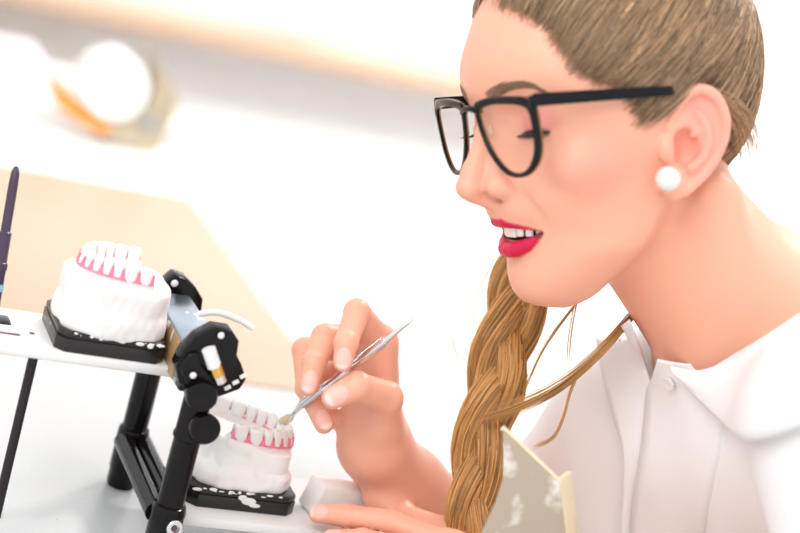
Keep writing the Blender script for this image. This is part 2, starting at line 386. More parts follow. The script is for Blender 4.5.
# near condylar housing
def xz(poly): return [(a/100, b/100) for a, b in poly]
hb = MB().prism(xz([(-1.9, 13.2), (-1.5, 12.2), (-.7, 11.6), (.9, 11.5), (1.6, 11.9), (2.3, 12.3), (2.55, 13.0), (2.0, 13.9), (1.6, 14.4), (1.5, 15.3), (.9, 15.9), (-.2, 15.9), (-1.1, 15.2), (-1.7, 14.2)]), L(-.15, -HY-.75, 0)+np.array([0, 0, 0.0]), (1, 0, 0), (0, 0, 1), (0, .013, 0), .0015).build('condyle_housing', M['black'], AR)
MB().prism(xz([(-1.75, 13.3), (-1.1, 12.35), (.3, 12.1), (.9, 12.5), (.3, 13.0), (-.5, 13.6), (-.9, 14.4), (-1.4, 14.2)]), L(-.15, -HY-1.15, 0), (1, 0, 0), (0, 0, 1), (0, .0042, 0), .001).build('condyle_cup', M['black'], hb)
pn = MB().tube([L(-.55, -HY-1.25, 14.75), L(.05, -HY-1.3, 13.75)], .0042, 16).build('spacer', M['whiteplastic'], hb)
MB().tube([L(.02, -HY-1.3, 13.85), L(.42, -HY-1.32, 13.25)], .0040, 16).build('bushing', M['brass'], hb)
MB().tube([L(.40, -HY-1.32, 13.28), L(.68, -HY-1.33, 12.85)], .0036, 16).build('pin', M['chrome'], hb)
for x, z in ((.05, 15.6), (-1.1, 13.1)): MB().ell(L(x, -HY-1.05-(.35 if z < 14 else 0), z-(0 if z > 14 else .05)), (.0020, .0012, .0020)).build('stud', M['whiteplastic'], hb)
for x, z in ((1.75, 12.75), (2.1, 13.2), (1.35, 12.35)): MB().box(L(x, -HY-.78, z), (.0042, .001, .0026), .0004, ax=(unit((.75, 0, .55)), (0, 1, 0), unit((-.55, 0, .75)))).build('scale_mark', M['whiteplastic'], hb)
MB().tube(spline([L(-.9, -4.3, 15.9), L(.2, -4.35, 16.2), L(1.7, -4.4, 15.95), L(2.6, -4.5, 15.6)], 14), np.array([.0011]*13+[.0008]), 14, flat=1.8).build('white_guard', M['whiteplastic'], AR)
# far condylar housing
hc = MB().prism(xz([(-.75, 14.25), (.1, 13.2), (.75, 12.3), (1.6, 10.6), (1.95, 12.0), (2.25, 12.9), (2.15, 13.8), (1.5, 14.5), (.75, 15.0), (-.1, 15.15)]), L(0, HY-.65, 0), (1, 0, 0), (0, 0, 1), (0, .014, 0), .0015).build('condyle_housing', M['black'], AR)
MB().ell(L(0, HY-.68, 14.6), (.0024, .0012, .0024)).build('stud', M['whiteplastic'], hc)
MB().tube([L(-.3, HY-.5, 13.5), L(.25, HY-.5, 12.6)], .0045, 16).build('bushing', M['brass'], hc)
MB().lathe(L(-.62, HY-.6, 11.9), (.3, 0, .95), [(0, .0052), (.006, .0055), (.0062, .006), (.009, .006), (.0092, .005), (.016, .0048)], 24).build('sleeve', M['black'], hc)
MB().lathe(L(-.56, HY-.6, 12.1), (.3, 0, .95), [(0, .0062), (.002, .0062)], 24).build('ring', M['chrome'], hc)
# steel axis block
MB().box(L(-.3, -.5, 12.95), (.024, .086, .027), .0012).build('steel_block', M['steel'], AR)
MB().box(L(-1.52, -.5, 12.9), (.0012, .080, .024), .0004).build('reflection_plate', M['deskreflect'], AR)  # thin added plate whose brown stands in for the desk's reflection
# upper plate (opened to the left) and lower plate (to the right)
def plate(x0, x1, y0, y1, z0, z1, name):
    c = 1.2; k = (x1-x0); s = 1 if x1 > 0 and x1 > -x0 else -1
    if s > 0: pl = [(x0, y0), (x1-c, y0), (x1, y0+c), (x1, y1-c), (x1-c, y1), (x0, y1)]
    else: pl = [(x1, y0), (x1, y1), (x0+c, y1), (x0, y1-c), (x0, y0+c), (x0+c, y0)]
    return MB().prism(xz(pl), L(0, 0, z0), (1, 0, 0), (0, 1, 0), (0, 0, (z1-z0)/100), .0015).build(name, M['whiteplastic'], AR)
up = plate(-14, -.7, -3.4, 3.0, 11.35, 12.0, 'upper_plate')
lo_ = plate(-.2, 13.3, -4.3, 3.6, 2.2, 2.85, 'lower_plate')
MB().box(L(-11.2, -1.5, 12.0), (.018, .0035, .0006), .0002).build('slot', M['dark'], up)
MB().box(L(-9.5, -.9, 12.0), (.003, .003, .0006), .0002).build('slot', M['dark'], up)
for s in (-1, 1):
    MB().box(L(-.75 if s > 0 else -.75, s*(HY-1.6), 11.9), (.012, .034, .010), .002).build('hinge_arm', M['whiteplastic'] if s > 0 else M['black'], AR)
    MB().box(L(.0, s*(HY-1.2), 2.5), (.012, .016, .007), .0015).build('bracket', M['black'], lo_)
for y in (-3.2, 2.6): MB().lathe(L(12.2, y, 0), (0, 0, 1), [(0, .006), (.003, .007), (.0225, .0055)], 24).build('foot', M['black'], lo_)
MB().tube([L(-9.15, -1.2, 0), L(-9.15, -1.2, 11.4)], .0030, 16).build('support_rod', M['blackmatte'], AR)
q0 = P(-7, 305, 1.128); q1 = P(16.5, 166, 1.128); q = lambda t: q0+(q1-q0)*t
ip = MB(); ip.tube([q(-.1), q(.25), q(.26), q(.30), q(.31), q(.52), q(.53), q(.86), q(.95), q(.99), q(1)], [.0042, .0042, .0048, .0048, .0040, .0040, .0030, .0030, .0026, .0015, .0004], 18)
M['plum'] = mat('plum_black', (.045, .025, .06), .35, coat=.2)
ipo = ip.build('incisal_pin', M['plum'], AR)
MB().tube([q(.10), q(.15)], .0047, 18).build('collar', mat('teal_ring', (.25, .45, .52), .3), ipo)
MB().box(q(-.13)+np.array([.002, 0, -.004]), (.02, .016, .016), .002).build('pin_holder', M['black'], ipo)

# ------------------------------------------------------------------ plaster jaw models
def cast(name, label, place, seed, cx, zt, pinkbase):
    """place maps local cm (x towards the front teeth, z up) into the world"""
    R = empty(name, place(np.array([[0, 0, 0.]]))[0], label, 'plaster model', 'plaster jaw models on the articulator')
    def tr(mb, nm, m_, par, **k):
        mb.v = list(place(np.array(mb.v))); return mb.build(nm, m_, par, **k)
    AS = 1.0 if pinkbase else .9
    TI = .17 if pinkbase else 0.0
    def tilt(mb):
        mb.v = [np.array([v[0], v[1], v[2]-TI*(v[0]-.5)*min(1, max(0, (v[2]-2.2)/2))]) for v in mb.v]; return mb
    # black mounting plate with cut corners
    hexa = [(-3.6, -2.4), (-3.0, -3.0), (3.0, -3.0), (3.6, -2.4), (3.6, 2.4), (3.0, 3.0), (-3.0, 3.0), (-3.6, 2.4)]
    mp_ = MB(); mp_.prism(hexa, (0, 0, 0), (1, 0, 0), (0, 1, 0), (0, 0, .86), .06); mp_.prism([(a*.96, b*.96) for a, b in hexa], (0, 0, .84), (1, 0, 0), (0, 1, 0), (0, 0, .10)); mp_.prism([(a*.985, b*.985) for a, b in hexa], (0, 0, .92), (1, 0, 0), (0, 1, 0), (0, 0, .36), .08)
    tr(mp_, 'mounting_plate', M['mount'], R)
    # splashes of plaster that ran down the plate
    sm = MB(); r = np.random.default_rng(seed)
    for i in range(16):
        x = r.uniform(-3.2, 2.6); w = r.uniform(.08, .34); z = r.uniform(1.12, 1.3); sm.ell((x, -2.95+r.uniform(-.02, .06), z), (w, .07, r.uniform(.03, .12)), seg=10, rings=6)
    for x, w, z, hh in (((.3, .5, .75, .26), (.75, .38, .5, .14), (-.15, .3, .95, .2)) if pinkbase else ((-2.4, .22, 1.1, .16), (-1.7, .3, 1.15, .12))): sm.ell((x, -3.0, z), (w, .07, hh), seg=14, rings=8)
    tr(sm, 'plaster_splash', M['plaster'], R)
    def fn(p):
        x, y, z = p[:, 0], p[:, 1], p[:, 2]
        z = z+F32(TI)*(x-.5)*np.clip((z-2.2)/2, 0, 1)
        nz = vnoise(p, 1.6, seed)*.16+vnoise(p, 4.5, seed+1)*.05
        def slab(a, b, z0, z1, n=3.2, xo=0, rnd=.3):
            k = ((np.abs(x-xo)/a)**n+(np.abs(y)/b)**n)**(1/n)+1e-6; rr = np.sqrt((x-xo)**2+y*y)
            return smax(rr-rr/k, np.abs(z-(z0+z1)/2)-(z1-z0)/2, rnd)
        if pinkbase:
            d = slab(3.4, 2.8, 1.15, 2.5, rnd=.5)+nz
            d = smin(d, slab(2.85, 2.45, 1.4, 3.1, xo=.1, rnd=.5)+nz*1.2, .6)
            d = smin(d, slab(2.75, 2.62, 2.7, zt-.35, 4, xo=.15, rnd=.12)+nz*.15, .15)
        else:
            d = slab(3.55, 2.95, 1.15, 2.3, rnd=.5)+nz
            d = smin(d, slab(3.42, 2.85, 1.2, zt-.55, 3.4, xo=-.05, rnd=.4)+nz*.8, .6)
        # raised ridge that carries the teeth
        k = np.sqrt((y/(2.25*AS))**2+((x+1.6)/(4.45*AS))**2); rr = np.sqrt(y*y+(x+1.6)**2)
        rd = np.maximum(np.abs(rr-rr/np.maximum(k, 1e-4))-.34, -1.9-x)
        d = smin(d, smax(rd, np.abs(z-(zt-.25))-.40, .3), .35)
        return d
    v, f = nets(fn, (-4.2, -3.6, .8), (4.2, 3.6, zt+.8), .11)
    v = project(fn, v, .02, 1, clampd=.1)
    o = link_mesh('plaster_base', place(v.astype(float)), f, M['plasterpink'] if pinkbase else M['plaster'], R, ang=60)
    # arch
    def arc_pts(n=600):
        t = np.linspace(-1.62, 1.62, n); return np.stack([-1.6+4.5*AS*np.cos(t), 2.28*AS*np.sin(t)], 1)
    A = arc_pts(); s = np.r_[0, np.cumsum(np.linalg.norm(np.diff(A, axis=0), axis=1))]; s -= s[-1]/2; tot = s[-1]
    wl = np.array([.62, .6, .68, .7, .72, 1.02, 1.0]); wl *= tot*.985/wl.sum()
    edges = np.r_[0, np.cumsum(wl)]
    def at_s(q): return np.array([np.interp(q, s, A[:, 0]), np.interp(q, s, A[:, 1])])
    # gum: band whose upper edge climbs between the teeth
    be = np.concatenate([-edges[::-1], edges[1:]]); n = 420; qs = np.linspace(-tot*.995, tot*.995, n); vs = []; fs = []
    for q_ in qs:
        c = at_s(q_); e = .01; tg = unit(at_s(q_+e)-at_s(q_-e)); nn = np.array([tg[1], -tg[0]])
        if nn@(c-np.array([-1.6, 0])) < 0: nn = -nn
        dq = np.min(np.abs(be-q_)); w = .17; pk = max(0, 1-dq/w)**1.3
        h = .03+.58*pk; ou = .36-.03*pk
        for off, z in ((ou+.02, -.10), (ou+.04, -.02), (ou, h), (ou-.12, h), (-.30, .02), (-.34, -.1)): vs.append((*(c+nn*off), zt+z))
    for i in range(n-1):
        for j in range(6): fs.append([i*6+j, i*6+(j+1) % 6, (i+1)*6+(j+1) % 6, (i+1)*6+j])
    fs.append(list(range(6))); fs.append([(n-1)*6+j for j in range(6)][::-1])
    g = MB(); g.add(vs, fs); tr(tilt(g), 'gum', M['gum'], R, ang=50)
    # teeth
    for sd in (-1, 1):
        for i in range(7):
            q_ = sd*(edges[i]+edges[i+1])/2; c = at_s(q_); tg = unit(at_s(q_+.01)-at_s(q_-.01)); nn = np.array([tg[1], -tg[0]])
            if nn@(c-np.array([-1.6, 0])) < 0: nn = -nn
            w = wl[i]*.5*.97; dp = .30 if i < 3 else (.38 if i < 5 else .44); H = (1.02, 1.0, 1.08, .96, .92, .84, .8)[i]
            vs = []; fs = []; K = 20; rows = [(-.12, .80, .95), (.06, .86, 1.0), (.25, .95, 1.0), (.5, 1.0, .92 if i > 2 else .72), (.74, .99, .85 if i > 2 else .48), (.9, .93, .72 if i > 2 else .32), (.985, .78, .55 if i > 2 else .2), (1.0, .4, .25 if i > 2 else .08)]
            for hh, a, b in rows:
                for j in range(K):
                    an = 2*math.pi*j/K; ca, sa = math.cos(an), math.sin(an); ex = .62
                    px_ = math.copysign(abs(ca)**ex, ca)*w*a; py_ = math.copysign(abs(sa)**ex, sa)*dp*b+(.06 if i < 3 else 0)*(1-hh)
                    zz = zt+hh*H
                    if i > 2 and hh > .7: zz += .07*math.cos(an*(2 if i < 5 else 4))*(hh-.5)*1.6
                    if i == 2 and hh > .8: zz -= .16*abs(px_)/w
                    p2 = c+tg*px_+nn*(py_-.02); vs.append((p2[0], p2[1], zz))
            for a in range(len(rows)-1):
                for j in range(K): fs.append([a*K+j, a*K+(j+1) % K, (a+1)*K+(j+1) % K, (a+1)*K+j])
            fs.append(list(range(K))[::-1]); fs.append([(len(rows)-1)*K+j for j in range(K)])
            tb = MB(); tb.add(vs, fs); tr(tilt(tb), 'tooth', M['tooth'], R, ang=70)
    return R
def place_low(v):
    v = np.asarray(v, float); return np.stack([(5.6+v[:, 0])/100, (.25+v[:, 1])/100, .75+(2.85+v[:, 2])/100], 1)
def place_up(v):
    v = np.asarray(v, float); return np.stack([(-5.15-v[:, 0]*.93)/100, (-.4+v[:, 1]*.95)/100, .75+(12.0+v[:, 2])/100], 1)
cast('jaw_model', 'plaster lower jaw model with pink gums being carved, beside the black posts on the right', place_low, 3, 0, 4.4, True)
cast('jaw_model', 'tall plaster jaw model with pink gum line on the raised plate at the left', place_up, 11, 0, 4.75, False)
# loose plaster block held on the lower plate
B0 = L(12.75, -.95, 3.82)
def blk():
    ax = (unit((.97, .20, -.03)), unit((-.20, .97, 0)), unit((.03, 0, 1)))
    mb = MB().box(B0, (.044, .019, .0185), .0016, ax=ax); X = np.array(ax[0])
    o = []
    for v in mb.v:
        t = (v-B0)@X/.022; z = (v-B0)[2]
        o.append(v+np.array([0, 0, .0025*(-t) if z > 0 else 0])+(-X*.004*(1 if z < 0 and t < 0 else 0)))
    mb.v = o; return mb
tag(blk().build('plaster_block', M['plasterpink'], None), 'loose white plaster block at the plate end under the resting fingers', 'block')

# scuffed bench plate at the lower right
sp = empty('bench_shield', L(16.5, -16, 0), 'scuffed taupe plate with concave edge and cream side standing before the white blouse', 'shield')
pts_px = [(503, 430), (560, 484), (566, 533), (572, 600), (470, 600), (482, 533), (496, 503), (503, 480), (504, 455)]
nrm = unit(np.array([-.30, -.95, .05])); o0 = P(503, 430, 1.08)
def onpl(px, py, off=0):
    r_ = ray(px, py); t_ = ((o0+nrm*off-CAM)@nrm)/(r_@nrm); return CAM+r_*t_
ux = unit(np.cross((0, 0, 1), nrm))*-1; uy = np.cross(ux, nrm); uy = uy if uy[2] > 0 else -uy
pp = [((onpl(*q_)-o0)@ux, (onpl(*q_)-o0)@uy) for q_ in pts_px]
zb = [(o0+ux*a+uy*b)[2] for a, b in pp]
pp = [(a, b) if (o0+ux*a+uy*b)[2] > .81 else (a, b+(.762-z_)/uy[2]) for (a, b), z_ in zip(pp, zb)]
MB().prism(pp, o0, ux, uy, -nrm*.004, .0008).build('face_plate', M['scuffed'], sp)
top_a, top_b, bot_b = o0, onpl(560, 484), o0+ux*pp[3][0]+uy*pp[3][1]
e = MB(); e.tube([top_a-nrm*.004, top_b-nrm*.004], .0017, 10); e.build('top_edge', M['cream'], sp)
back = -nrm*.022+np.array([.012, 0, 0])
MB().prism([(0, 0), (1, 0), (1, 1), (0, 1)], top_b-nrm*.004, back, bot_b-top_b, np.cross(unit(back), unit(bot_b-top_b))*.004, .0005).build('side_edge', M['cream'], sp)
bx = (o0+ux*pp[3][0]+uy*pp[3][1]+o0+ux*pp[4][0]+uy*pp[4][1])/2
MB().box((bx[0], bx[1], .756), (abs(pp[3][0]-pp[4][0])+.01, .05, .012), .002, ax=(ux*[1, 1, 0], unit(-nrm*[1, 1, 0]), (0, 0, 1))).build('base', M['beige'], sp)

# carving tool in the right hand
T0 = P(279, 424, 1.196); T1 = P(302, 404.5, 1.183); T2 = P(386, 340, 1.150); T3 = P(413, 317.5, 1.142)
ct = empty('wax_carver', (T0+T3)/2, 'thin silver dental carver with knurled grips held over the right jaw model', 'tool')
dv = unit(T2-T1)
ax1 = T1+dv*.0; ax2 = T2
path = [T1+(T2-T1)*t for t in np.linspace(0, 1, 41)]
rd = [.0021+.0007*min(1, abs(t-.5)*0+1) - (.0008*math.exp(-((t-.38)/.06)**2)) for t in np.linspace(0, 1, 41)]
h = MB(); h.tube(path, rd, 16); hd = h.build('handle', M['chrome'], ct)
for a, b in ((.0, .25), (.70, .98)):
    k = MB()
    n = int((b-a)*52)
    for i in range(n):
        t = a+(b-a)*i/n; c0 = T1+(T2-T1)*t; k.tube([c0, c0+dv*.0004, c0+dv*.0009, c0+dv*.0012], [.0027, .0032, .0032, .0027], 14)
    k.build('knurled_grip', M['chrome'], hd)
cl = MB().box(T1+(T2-T1)*.62+CY*.0022-CX*.001, (.007, .003, .003), .0008, ax=(dv, unit(np.cross(dv, CW)), CW)).build('collar', M['chrome'], hd)
sh = spline([T1, P(296, 411, 1.187), P(291, 416.5, 1.190), P(286, 420, 1.193), T0], 22)
s_ = MB(); s_.tube(sh, np.interp(np.linspace(0, 1, 22), [0, .3, .45, .6, .85, 1], [.0024, .0013, .0016, .0030, .0032, .0012]), 14, up=CW, flat=.45); s_.build('spatula_tip', M['chrome'], ct)
MB().tube([P(289, 416, 1.1895), P(285, 419.5, 1.1905), P(280, 422.5, 1.1935)], [.0012, .0024, .0014], 10, up=CW, flat=.5).build('wax_residue', M['dentin'], ct)
tp = spline([T2, P(396, 332, 1.146), P(405, 325, 1.143), P(411, 321, 1.1425), T3], 20)
MB().tube(tp, np.linspace(.0022, .0005, 20), 12).build('hooked_tip', M['chrome'], ct)
# ------------------------------------------------------------------ the technician
HS = 0.01035
PSI, PIT = math.radians(25), math.radians(7.5)
TOC = -CW
hF0 = -math.cos(PSI)*CX+math.sin(PSI)*TOC
hF = math.cos(PIT)*hF0-math.sin(PIT)*CY; hU = math.sin(PIT)*hF0+math.cos(PIT)*CY; hL = math.sin(PSI)*CX+math.cos(PSI)*TOC
ROLL = math.radians(3.5)
hL, hU = math.cos(ROLL)*hL-math.sin(ROLL)*hU, math.cos(ROLL)*hU+math.sin(ROLL)*hL
HO = P(628, 135, 1.15); HA = np.stack([hF, hU, hL])            # head axes: forward, up, her left
def toh(p): return ((p-HO.astype(F32))@HA.T.astype(F32))/F32(HS)
def hw(f, u, s): return HO+HS*(f*hF+u*hU+s*hL)
def hws(a): a = np.asarray(a, float); return HO+HS*(a@HA)
TU = np.array([-9.6, -9.2, -8.6, -7.8, -7, -6, -5, -4, -3, -1, 1, 2.5, 4.5, 7])
TF = np.array([5.6, 7.3, 8.1, 8.42, 8.42, 8.22, 8.35, 8.8, 9.25, 8.75, 8.55, 8.75, 9.2, 9.2])
TB = np.array([4.9, 4.0, 3.2, 2.5, 1.8, .9, .2, -.3, -.5, -.5, -.5, -.5, -1, -1])
TC = np.array([5.3, 5.4, 4.9, 4.3, 3.7, 3.0, 2.5, 2.1, 1.8, 1.5, 1.4, 1.0, .5, .3])
TW = np.array([.6, 1.7, 2.45, 3.3, 4.1, 5.1, 5.5, 5.8, 6.1, 6.5, 6.75, 6.85, 6.9, 6.6])
TN = np.array([2, 2, 1.95, 1.9, 1.85, 1.8, 1.75, 1.8, 1.9, 2.1, 2.2, 2.25, 2.35, 2.4])
_fu = np.linspace(-9.6, 7, 300)
def _sm(t):
    v = np.interp(_fu, TU, t); k = np.hanning(23); k /= k.sum(); vp = np.pad(v, 11, mode='edge'); return np.convolve(vp, k, 'valid')
SF, SB, SC, SW, SN = map(_sm, (TF, TB, TC, TW, TN))
def lut(u, t): return np.interp(u, _fu, t).astype(F32)
def cranium(q):
    c = np.array([-.6, 4.2, 0], F32); a = q-c
    r0 = np.where(a[:, 0] > 0, F32(10.5), F32(6.9)); n = np.stack([a[:, 0]/r0, a[:, 1]/F32(8.3), a[:, 2]/F32(7.0)], 1)
    k0 = np.sqrt((n*n).sum(1)); n2 = np.stack([n[:, 0]/r0, n[:, 1]/F32(8.3), n[:, 2]/F32(7.0)], 1); k1 = np.sqrt((n2*n2).sum(1))
    return k0*(k0-1)/np.maximum(k1, 1e-5)
def skull(q):
    f, u, s = q[:, 0], q[:, 1], q[:, 2]; uc = np.clip(u, -9.6, 7)
    cx = lut(uc, SC); df = f-cx; a = np.where(df > 0, lut(uc, SF)-cx, cx-lut(uc, SB)); n = lut(uc, SN)
    k = ((np.abs(df)/a)**n+(np.abs(s)/lut(uc, SW))**n+1e-9)**(1/n); r = np.sqrt(df*df+s*s)
    d = (r-r/k)*.9
    d = smax(d, -9.55-u, .9); d = smax(d, u-5.5, 2.0)
    return smin(d, cranium(q), 1.4)
EYE = np.array([6.85, 1.45, 3.1])
UL = [(9.0, -4.06, 0, .29), (8.97, -4.03, .5, .30), (8.5, -4.17, 1.3, .25), (7.85, -4.43, 1.95, .17), (7.2, -4.62, 2.6, .09)]
LL = [(8.50, -5.74, 0, .45), (8.44, -5.68, .6, .44), (8.05, -5.42, 1.35, .35), (7.6, -5.0, 2.0, .2), (7.2, -4.70, 2.6, .09)]
HELIX = [(.25, .9, 6.95, .2), (-.1, 1.6, 7.1, .26), (-.7, 2.55, 7.4, .30), (-1.55, 2.85, 7.65, .32), (-2.35, 2.35, 7.85, .32), (-2.8, 1.3, 7.95, .30), (-2.75, .2, 7.9, .28), (-2.35, -.8, 7.75, .26), (-1.7, -1.7, 7.5, .25), (-1.0, -2.3, 7.3, .26), (-.4, -2.75, 7.1, .26)]
ANTI = [(-1.35, 1.55, 7.45, .22), (-1.75, .8, 7.6, .30), (-1.8, -.1, 7.6, .30), (-1.45, -.95, 7.45, .28), (-.75, -1.45, 7.3, .28)]
EAROUT = [(.35, .6), (.0, 1.6), (-.7, 2.6), (-1.55, 2.95), (-2.4, 2.4), (-2.85, 1.3), (-2.8, .2), (-2.4, -.85), (-1.7, -1.75), (-.8, -2.5), (.0, -3.05), (.6, -3.0), (.85, -2.3), (.55, -1.4)]
HELIX = [tuple(r) for r in spline(HELIX, 26)]; ANTI = [tuple(r) for r in spline(ANTI, 12)]; EAROUT = [tuple(r) for r in spline(EAROUT+EAROUT[:1], 50)[:-1]]
def ear(q):
    q = q-np.array([1.45, -.35, 0], F32)
    f, u, s = q[:, 0], q[:, 1], q[:, 2]
    s0 = 6.92-.34*f; sd = poly_sd(f, u, EAROUT)
    d = smax(sd+.12, np.abs(s-s0+.2)-.28, .2)
    d = smin(d, dell(q, (.2, -2.3, 6.95), (.8, .8, .36)), .35)
    d = smin(d, dell(q, (-1.0, .2, 6.7), (1.5, 2.2, .75)), .4)
    d = smax(d, -dell(q, (-.5, -.35, 7.5), (.88, 1.2, .95)), .2)
    d = smax(d, -dell(q, (-1.0, 1.75, 7.9), (.8, .62, .5)), .15)
    d = smin(d, chain(q, HELIX), .12); d = smin(d, chain(q, ANTI), .16)
    d = smin(d, dcap(q, (-1.7, .7, 7.5), (-.75, .25, 7.25), .22, .14), .2)
    d = smin(d, dell(q, (.45, -.3, 6.8), (.5, .75, .42)), .35)
    return d
def head_sd(q0):
    q = q0.copy(); sgn = q[:, 2] > 0; q[:, 2] = np.abs(q[:, 2])
    f, u, s = q[:, 0], q[:, 1], q[:, 2]
    d = skull(q)
    face = (f > 3.2) & (u < 5) & (u > -8)
    qf = q[face]; df = d[face]
    df = smax(df, -dell(qf, (9.1, 1.75, 3.25), (1.0, 1.05, 1.9)), .9)
    df = smin(df, chain(qf, [(8.55, 3.5, .7, .55), (8.15, 3.75, 2.4, .55), (7.2, 3.6, 4.2, .5), (6.2, 2.9, 5.3, .4)], .3), .9)
    df = smin(df, dell(qf, (8.0, -3.3, 0), (1.3, 1.3, 2.2)), .7)
    df = smin(df, dell(qf, (5.6, -1.0, 4.5), (2.0, 1.4, 1.35)), 1.2)
    # nose
    nz = chain(qf, [(8.3, 3.1, 0, .45), (8.75, 2.2, 0, .5), (9.5, .95, 0, .50), (10.45, -1.05, 0, .60), (10.74, -1.83, 0, .80)], .35)
    nz = smin(nz, dcap(qf, (8.6, .8, .55), (9.3, -1.7, .75), .55, .75), .7)
    df = smin(df, nz, .8)
    df = smin(df, dcap(qf, (10.4, -2.45, 0), (9.3, -3.0, 0), .40, .40), .35)
    df = smin(df, dell(qf, (9.25, -1.95, 1.28), (1.0, .66, .55)), .5)
    df = smax(df, -dell(qf, (9.85, -2.72, .85), (.72, .30, .42)), .10)
    # nasolabial fold
    df = smax(df, -chain(qf, [(9.0, -1.7, 2.0, .05), (8.6, -2.7, 2.5, .09), (8.1, -3.7, 2.85, .07), (7.75, -4.4, 2.95, .03)]), .5)
    # mouth
    df = smax(df, -dell(qf, (7.0, -4.80, 0), (2.6, .46, 2.5)), .12)
    lp = np.minimum(chain(qf, UL, .08), chain(qf, LL, .1)); df = smin(df, lp, .16)
    # eyelids with a narrow slit, eyes cast down
    e = qf-EYE.astype(F32); R = np.sqrt((e*e).sum(1))
    df = smin(df, R-1.40, .35)
    df = smax(df, -(np.abs((e[:, 0]*.22+e[:, 1]*.95+.42)/1.0+.02*e[:, 2]+(R-1.3)*.25)-.035), .12)*0+df
    mm = e[:, 0]*.40+e[:, 1]*.915+.06*e[:, 2]**2
    sl = np.maximum(np.abs(mm)-.17*np.clip(1-(e[:, 2]/1.25)**2, -2, 1), np.maximum(1.27-R, .3-e[:, 0]))
    df = smax(df, -sl, .06)
    d[face] = df
    er = (f > -3) & (f < 3.7) & (u > -4.2) & (u < 4.2) & (s > 4.8)
    if er.any(): d[er] = smin(d[er], ear(q[er]), .3)
    return d
# --- joints
NA, NB = P(676, 238, 1.165), P(744, 325, 1.18)
SN_, SFAR = P(890, 440, 1.03), P(645, 445, 1.31)
PEL = np.array([.64, -.10, .58])
TD = unit(PEL-NB); TL = unit(SN_-SFAR); TFW = unit(np.cross(TL, -TD)); TFW = TFW if TFW[0] < 0 else -TFW; TL = unit(np.cross(TFW, TD)); TL = TL if TL@(SN_-SFAR) > 0 else -TL
TA = np.stack([TFW, TD, TL])
def tw(f, d, l): return NB+f*TFW+d*TD+l*TL
ER, WR = P(488, 590, 1.37), P(375, 449, 1.215)
EL, WL = P(900, 800, 1.00), P(525, 600, 1.145)
def H(rows): return [(*P(a, b, c), r/100) for a, b, c, r in rows]
RH = {'index': H([(380, 343, 1.192, .98), (357, 312, 1.168, .80), (346, 343, 1.150, .72), (343, 362, 1.147, .60)]),
      'middle': H([(368, 338, 1.205, .95), (325, 337, 1.182, .82), (314, 364, 1.166, .74), (309, 386, 1.160, .62)]),
      'ring': H([(358, 345, 1.222, .92), (305, 350, 1.205, .80), (307, 388, 1.192, .72), (324, 424, 1.182, .62)]),
      'little': H([(356, 362, 1.238, .85), (318, 378, 1.230, .68), (322, 400, 1.222, .62), (332, 420, 1.216, .54)]),
      'thumb': H([(380, 424, 1.195, 1.25), (386, 398, 1.175, 1.05), (357, 386, 1.152, .88), (333, 398, 1.146, .70)])}
LH = {'index': H([(452, 548, 1.172, .95), (392, 523, 1.181, .82), (348, 516, 1.185, .74), (318, 513.5, 1.187, .60)]),
      'middle': H([(455, 572, 1.152, .98), (400, 549, 1.163, .84), (362, 541, 1.170, .76), (332, 539, 1.175, .62)]),
      'ring': H([(470, 596, 1.138, .92), (415, 577, 1.146, .80), (378, 572, 1.155, .72), (350, 573, 1.160, .6)]),
      'little': H([(492, 616, 1.126, .85), (445, 605, 1.130, .68), (418, 602, 1.137, .62), (396, 604, 1.141, .54)]),
      'thumb': H([(480, 560, 1.19, 1.2), (440, 532, 1.208, 1.0), (402, 516, 1.214, .85), (375, 503, 1.217, .68)])}
NAILS = []
def nail(pts, px, py, w, l):
    """nail centre = where the finger surface faces the given pixel"""
    tip = np.array(pts[-1][:3]); dip = np.array(pts[-2][:3]); r = (pts[-1][3]*.6+pts[-2][3]*.4); ax = unit(tip-dip); rv = unit(ray(px, py))
    c = CAM+rv*((tip-CAM)@rv); n = c-tip; n = n-ax*(n@ax); nl = np.linalg.norm(n); n = n/nl*min(1, nl/(r*.98))
    n = unit(n-rv*math.sqrt(max(0, 1-min(1, nl/(r*.98))**2))); n = unit(n-ax*(n@ax))
    NAILS.append((c-ax*((c-tip)@ax)+ax*((c-tip)@ax)*0+ax*0, ax, n, w, l, tip, r))
def hand(p, Hd, wr, k=.010):
    d = None
    palm = None
    for nm in ('index', 'middle', 'ring', 'little'):
        a = Hd[nm]; c = dcap(p, a[0][:3], wr+(np.array(a[0][:3])-wr)*.12, a[0][3]*1.02, .0155); palm = c if palm is None else smin(palm, c, .012)
    t = Hd['thumb']; palm = smin(palm, dcap(p, t[0][:3], wr+(np.array(t[0][:3])-wr)*.1, t[0][3], .015), .012)
    palm = smin(palm, dcap(p, t[0][:3], Hd['index'][0][:3], t[0][3]*.85, .0075), .01)
    for nm, a in Hd.items():
        c = chain(p, a, .0016)
        for j in a[1:3]: c = smin(c, np.sqrt(((p-np.array(j[:3], F32))**2).sum(1))-j[3]*1.0, .002)
        d = c if d is None else smin(d, c, .0022)
    return smin(d, palm, .006)
def near(p, c, r): return ((p-np.asarray(c, F32))**2).sum(1) < r*r
HC_R = P(350, 380, 1.18); HC_L = P(410, 560, 1.165)
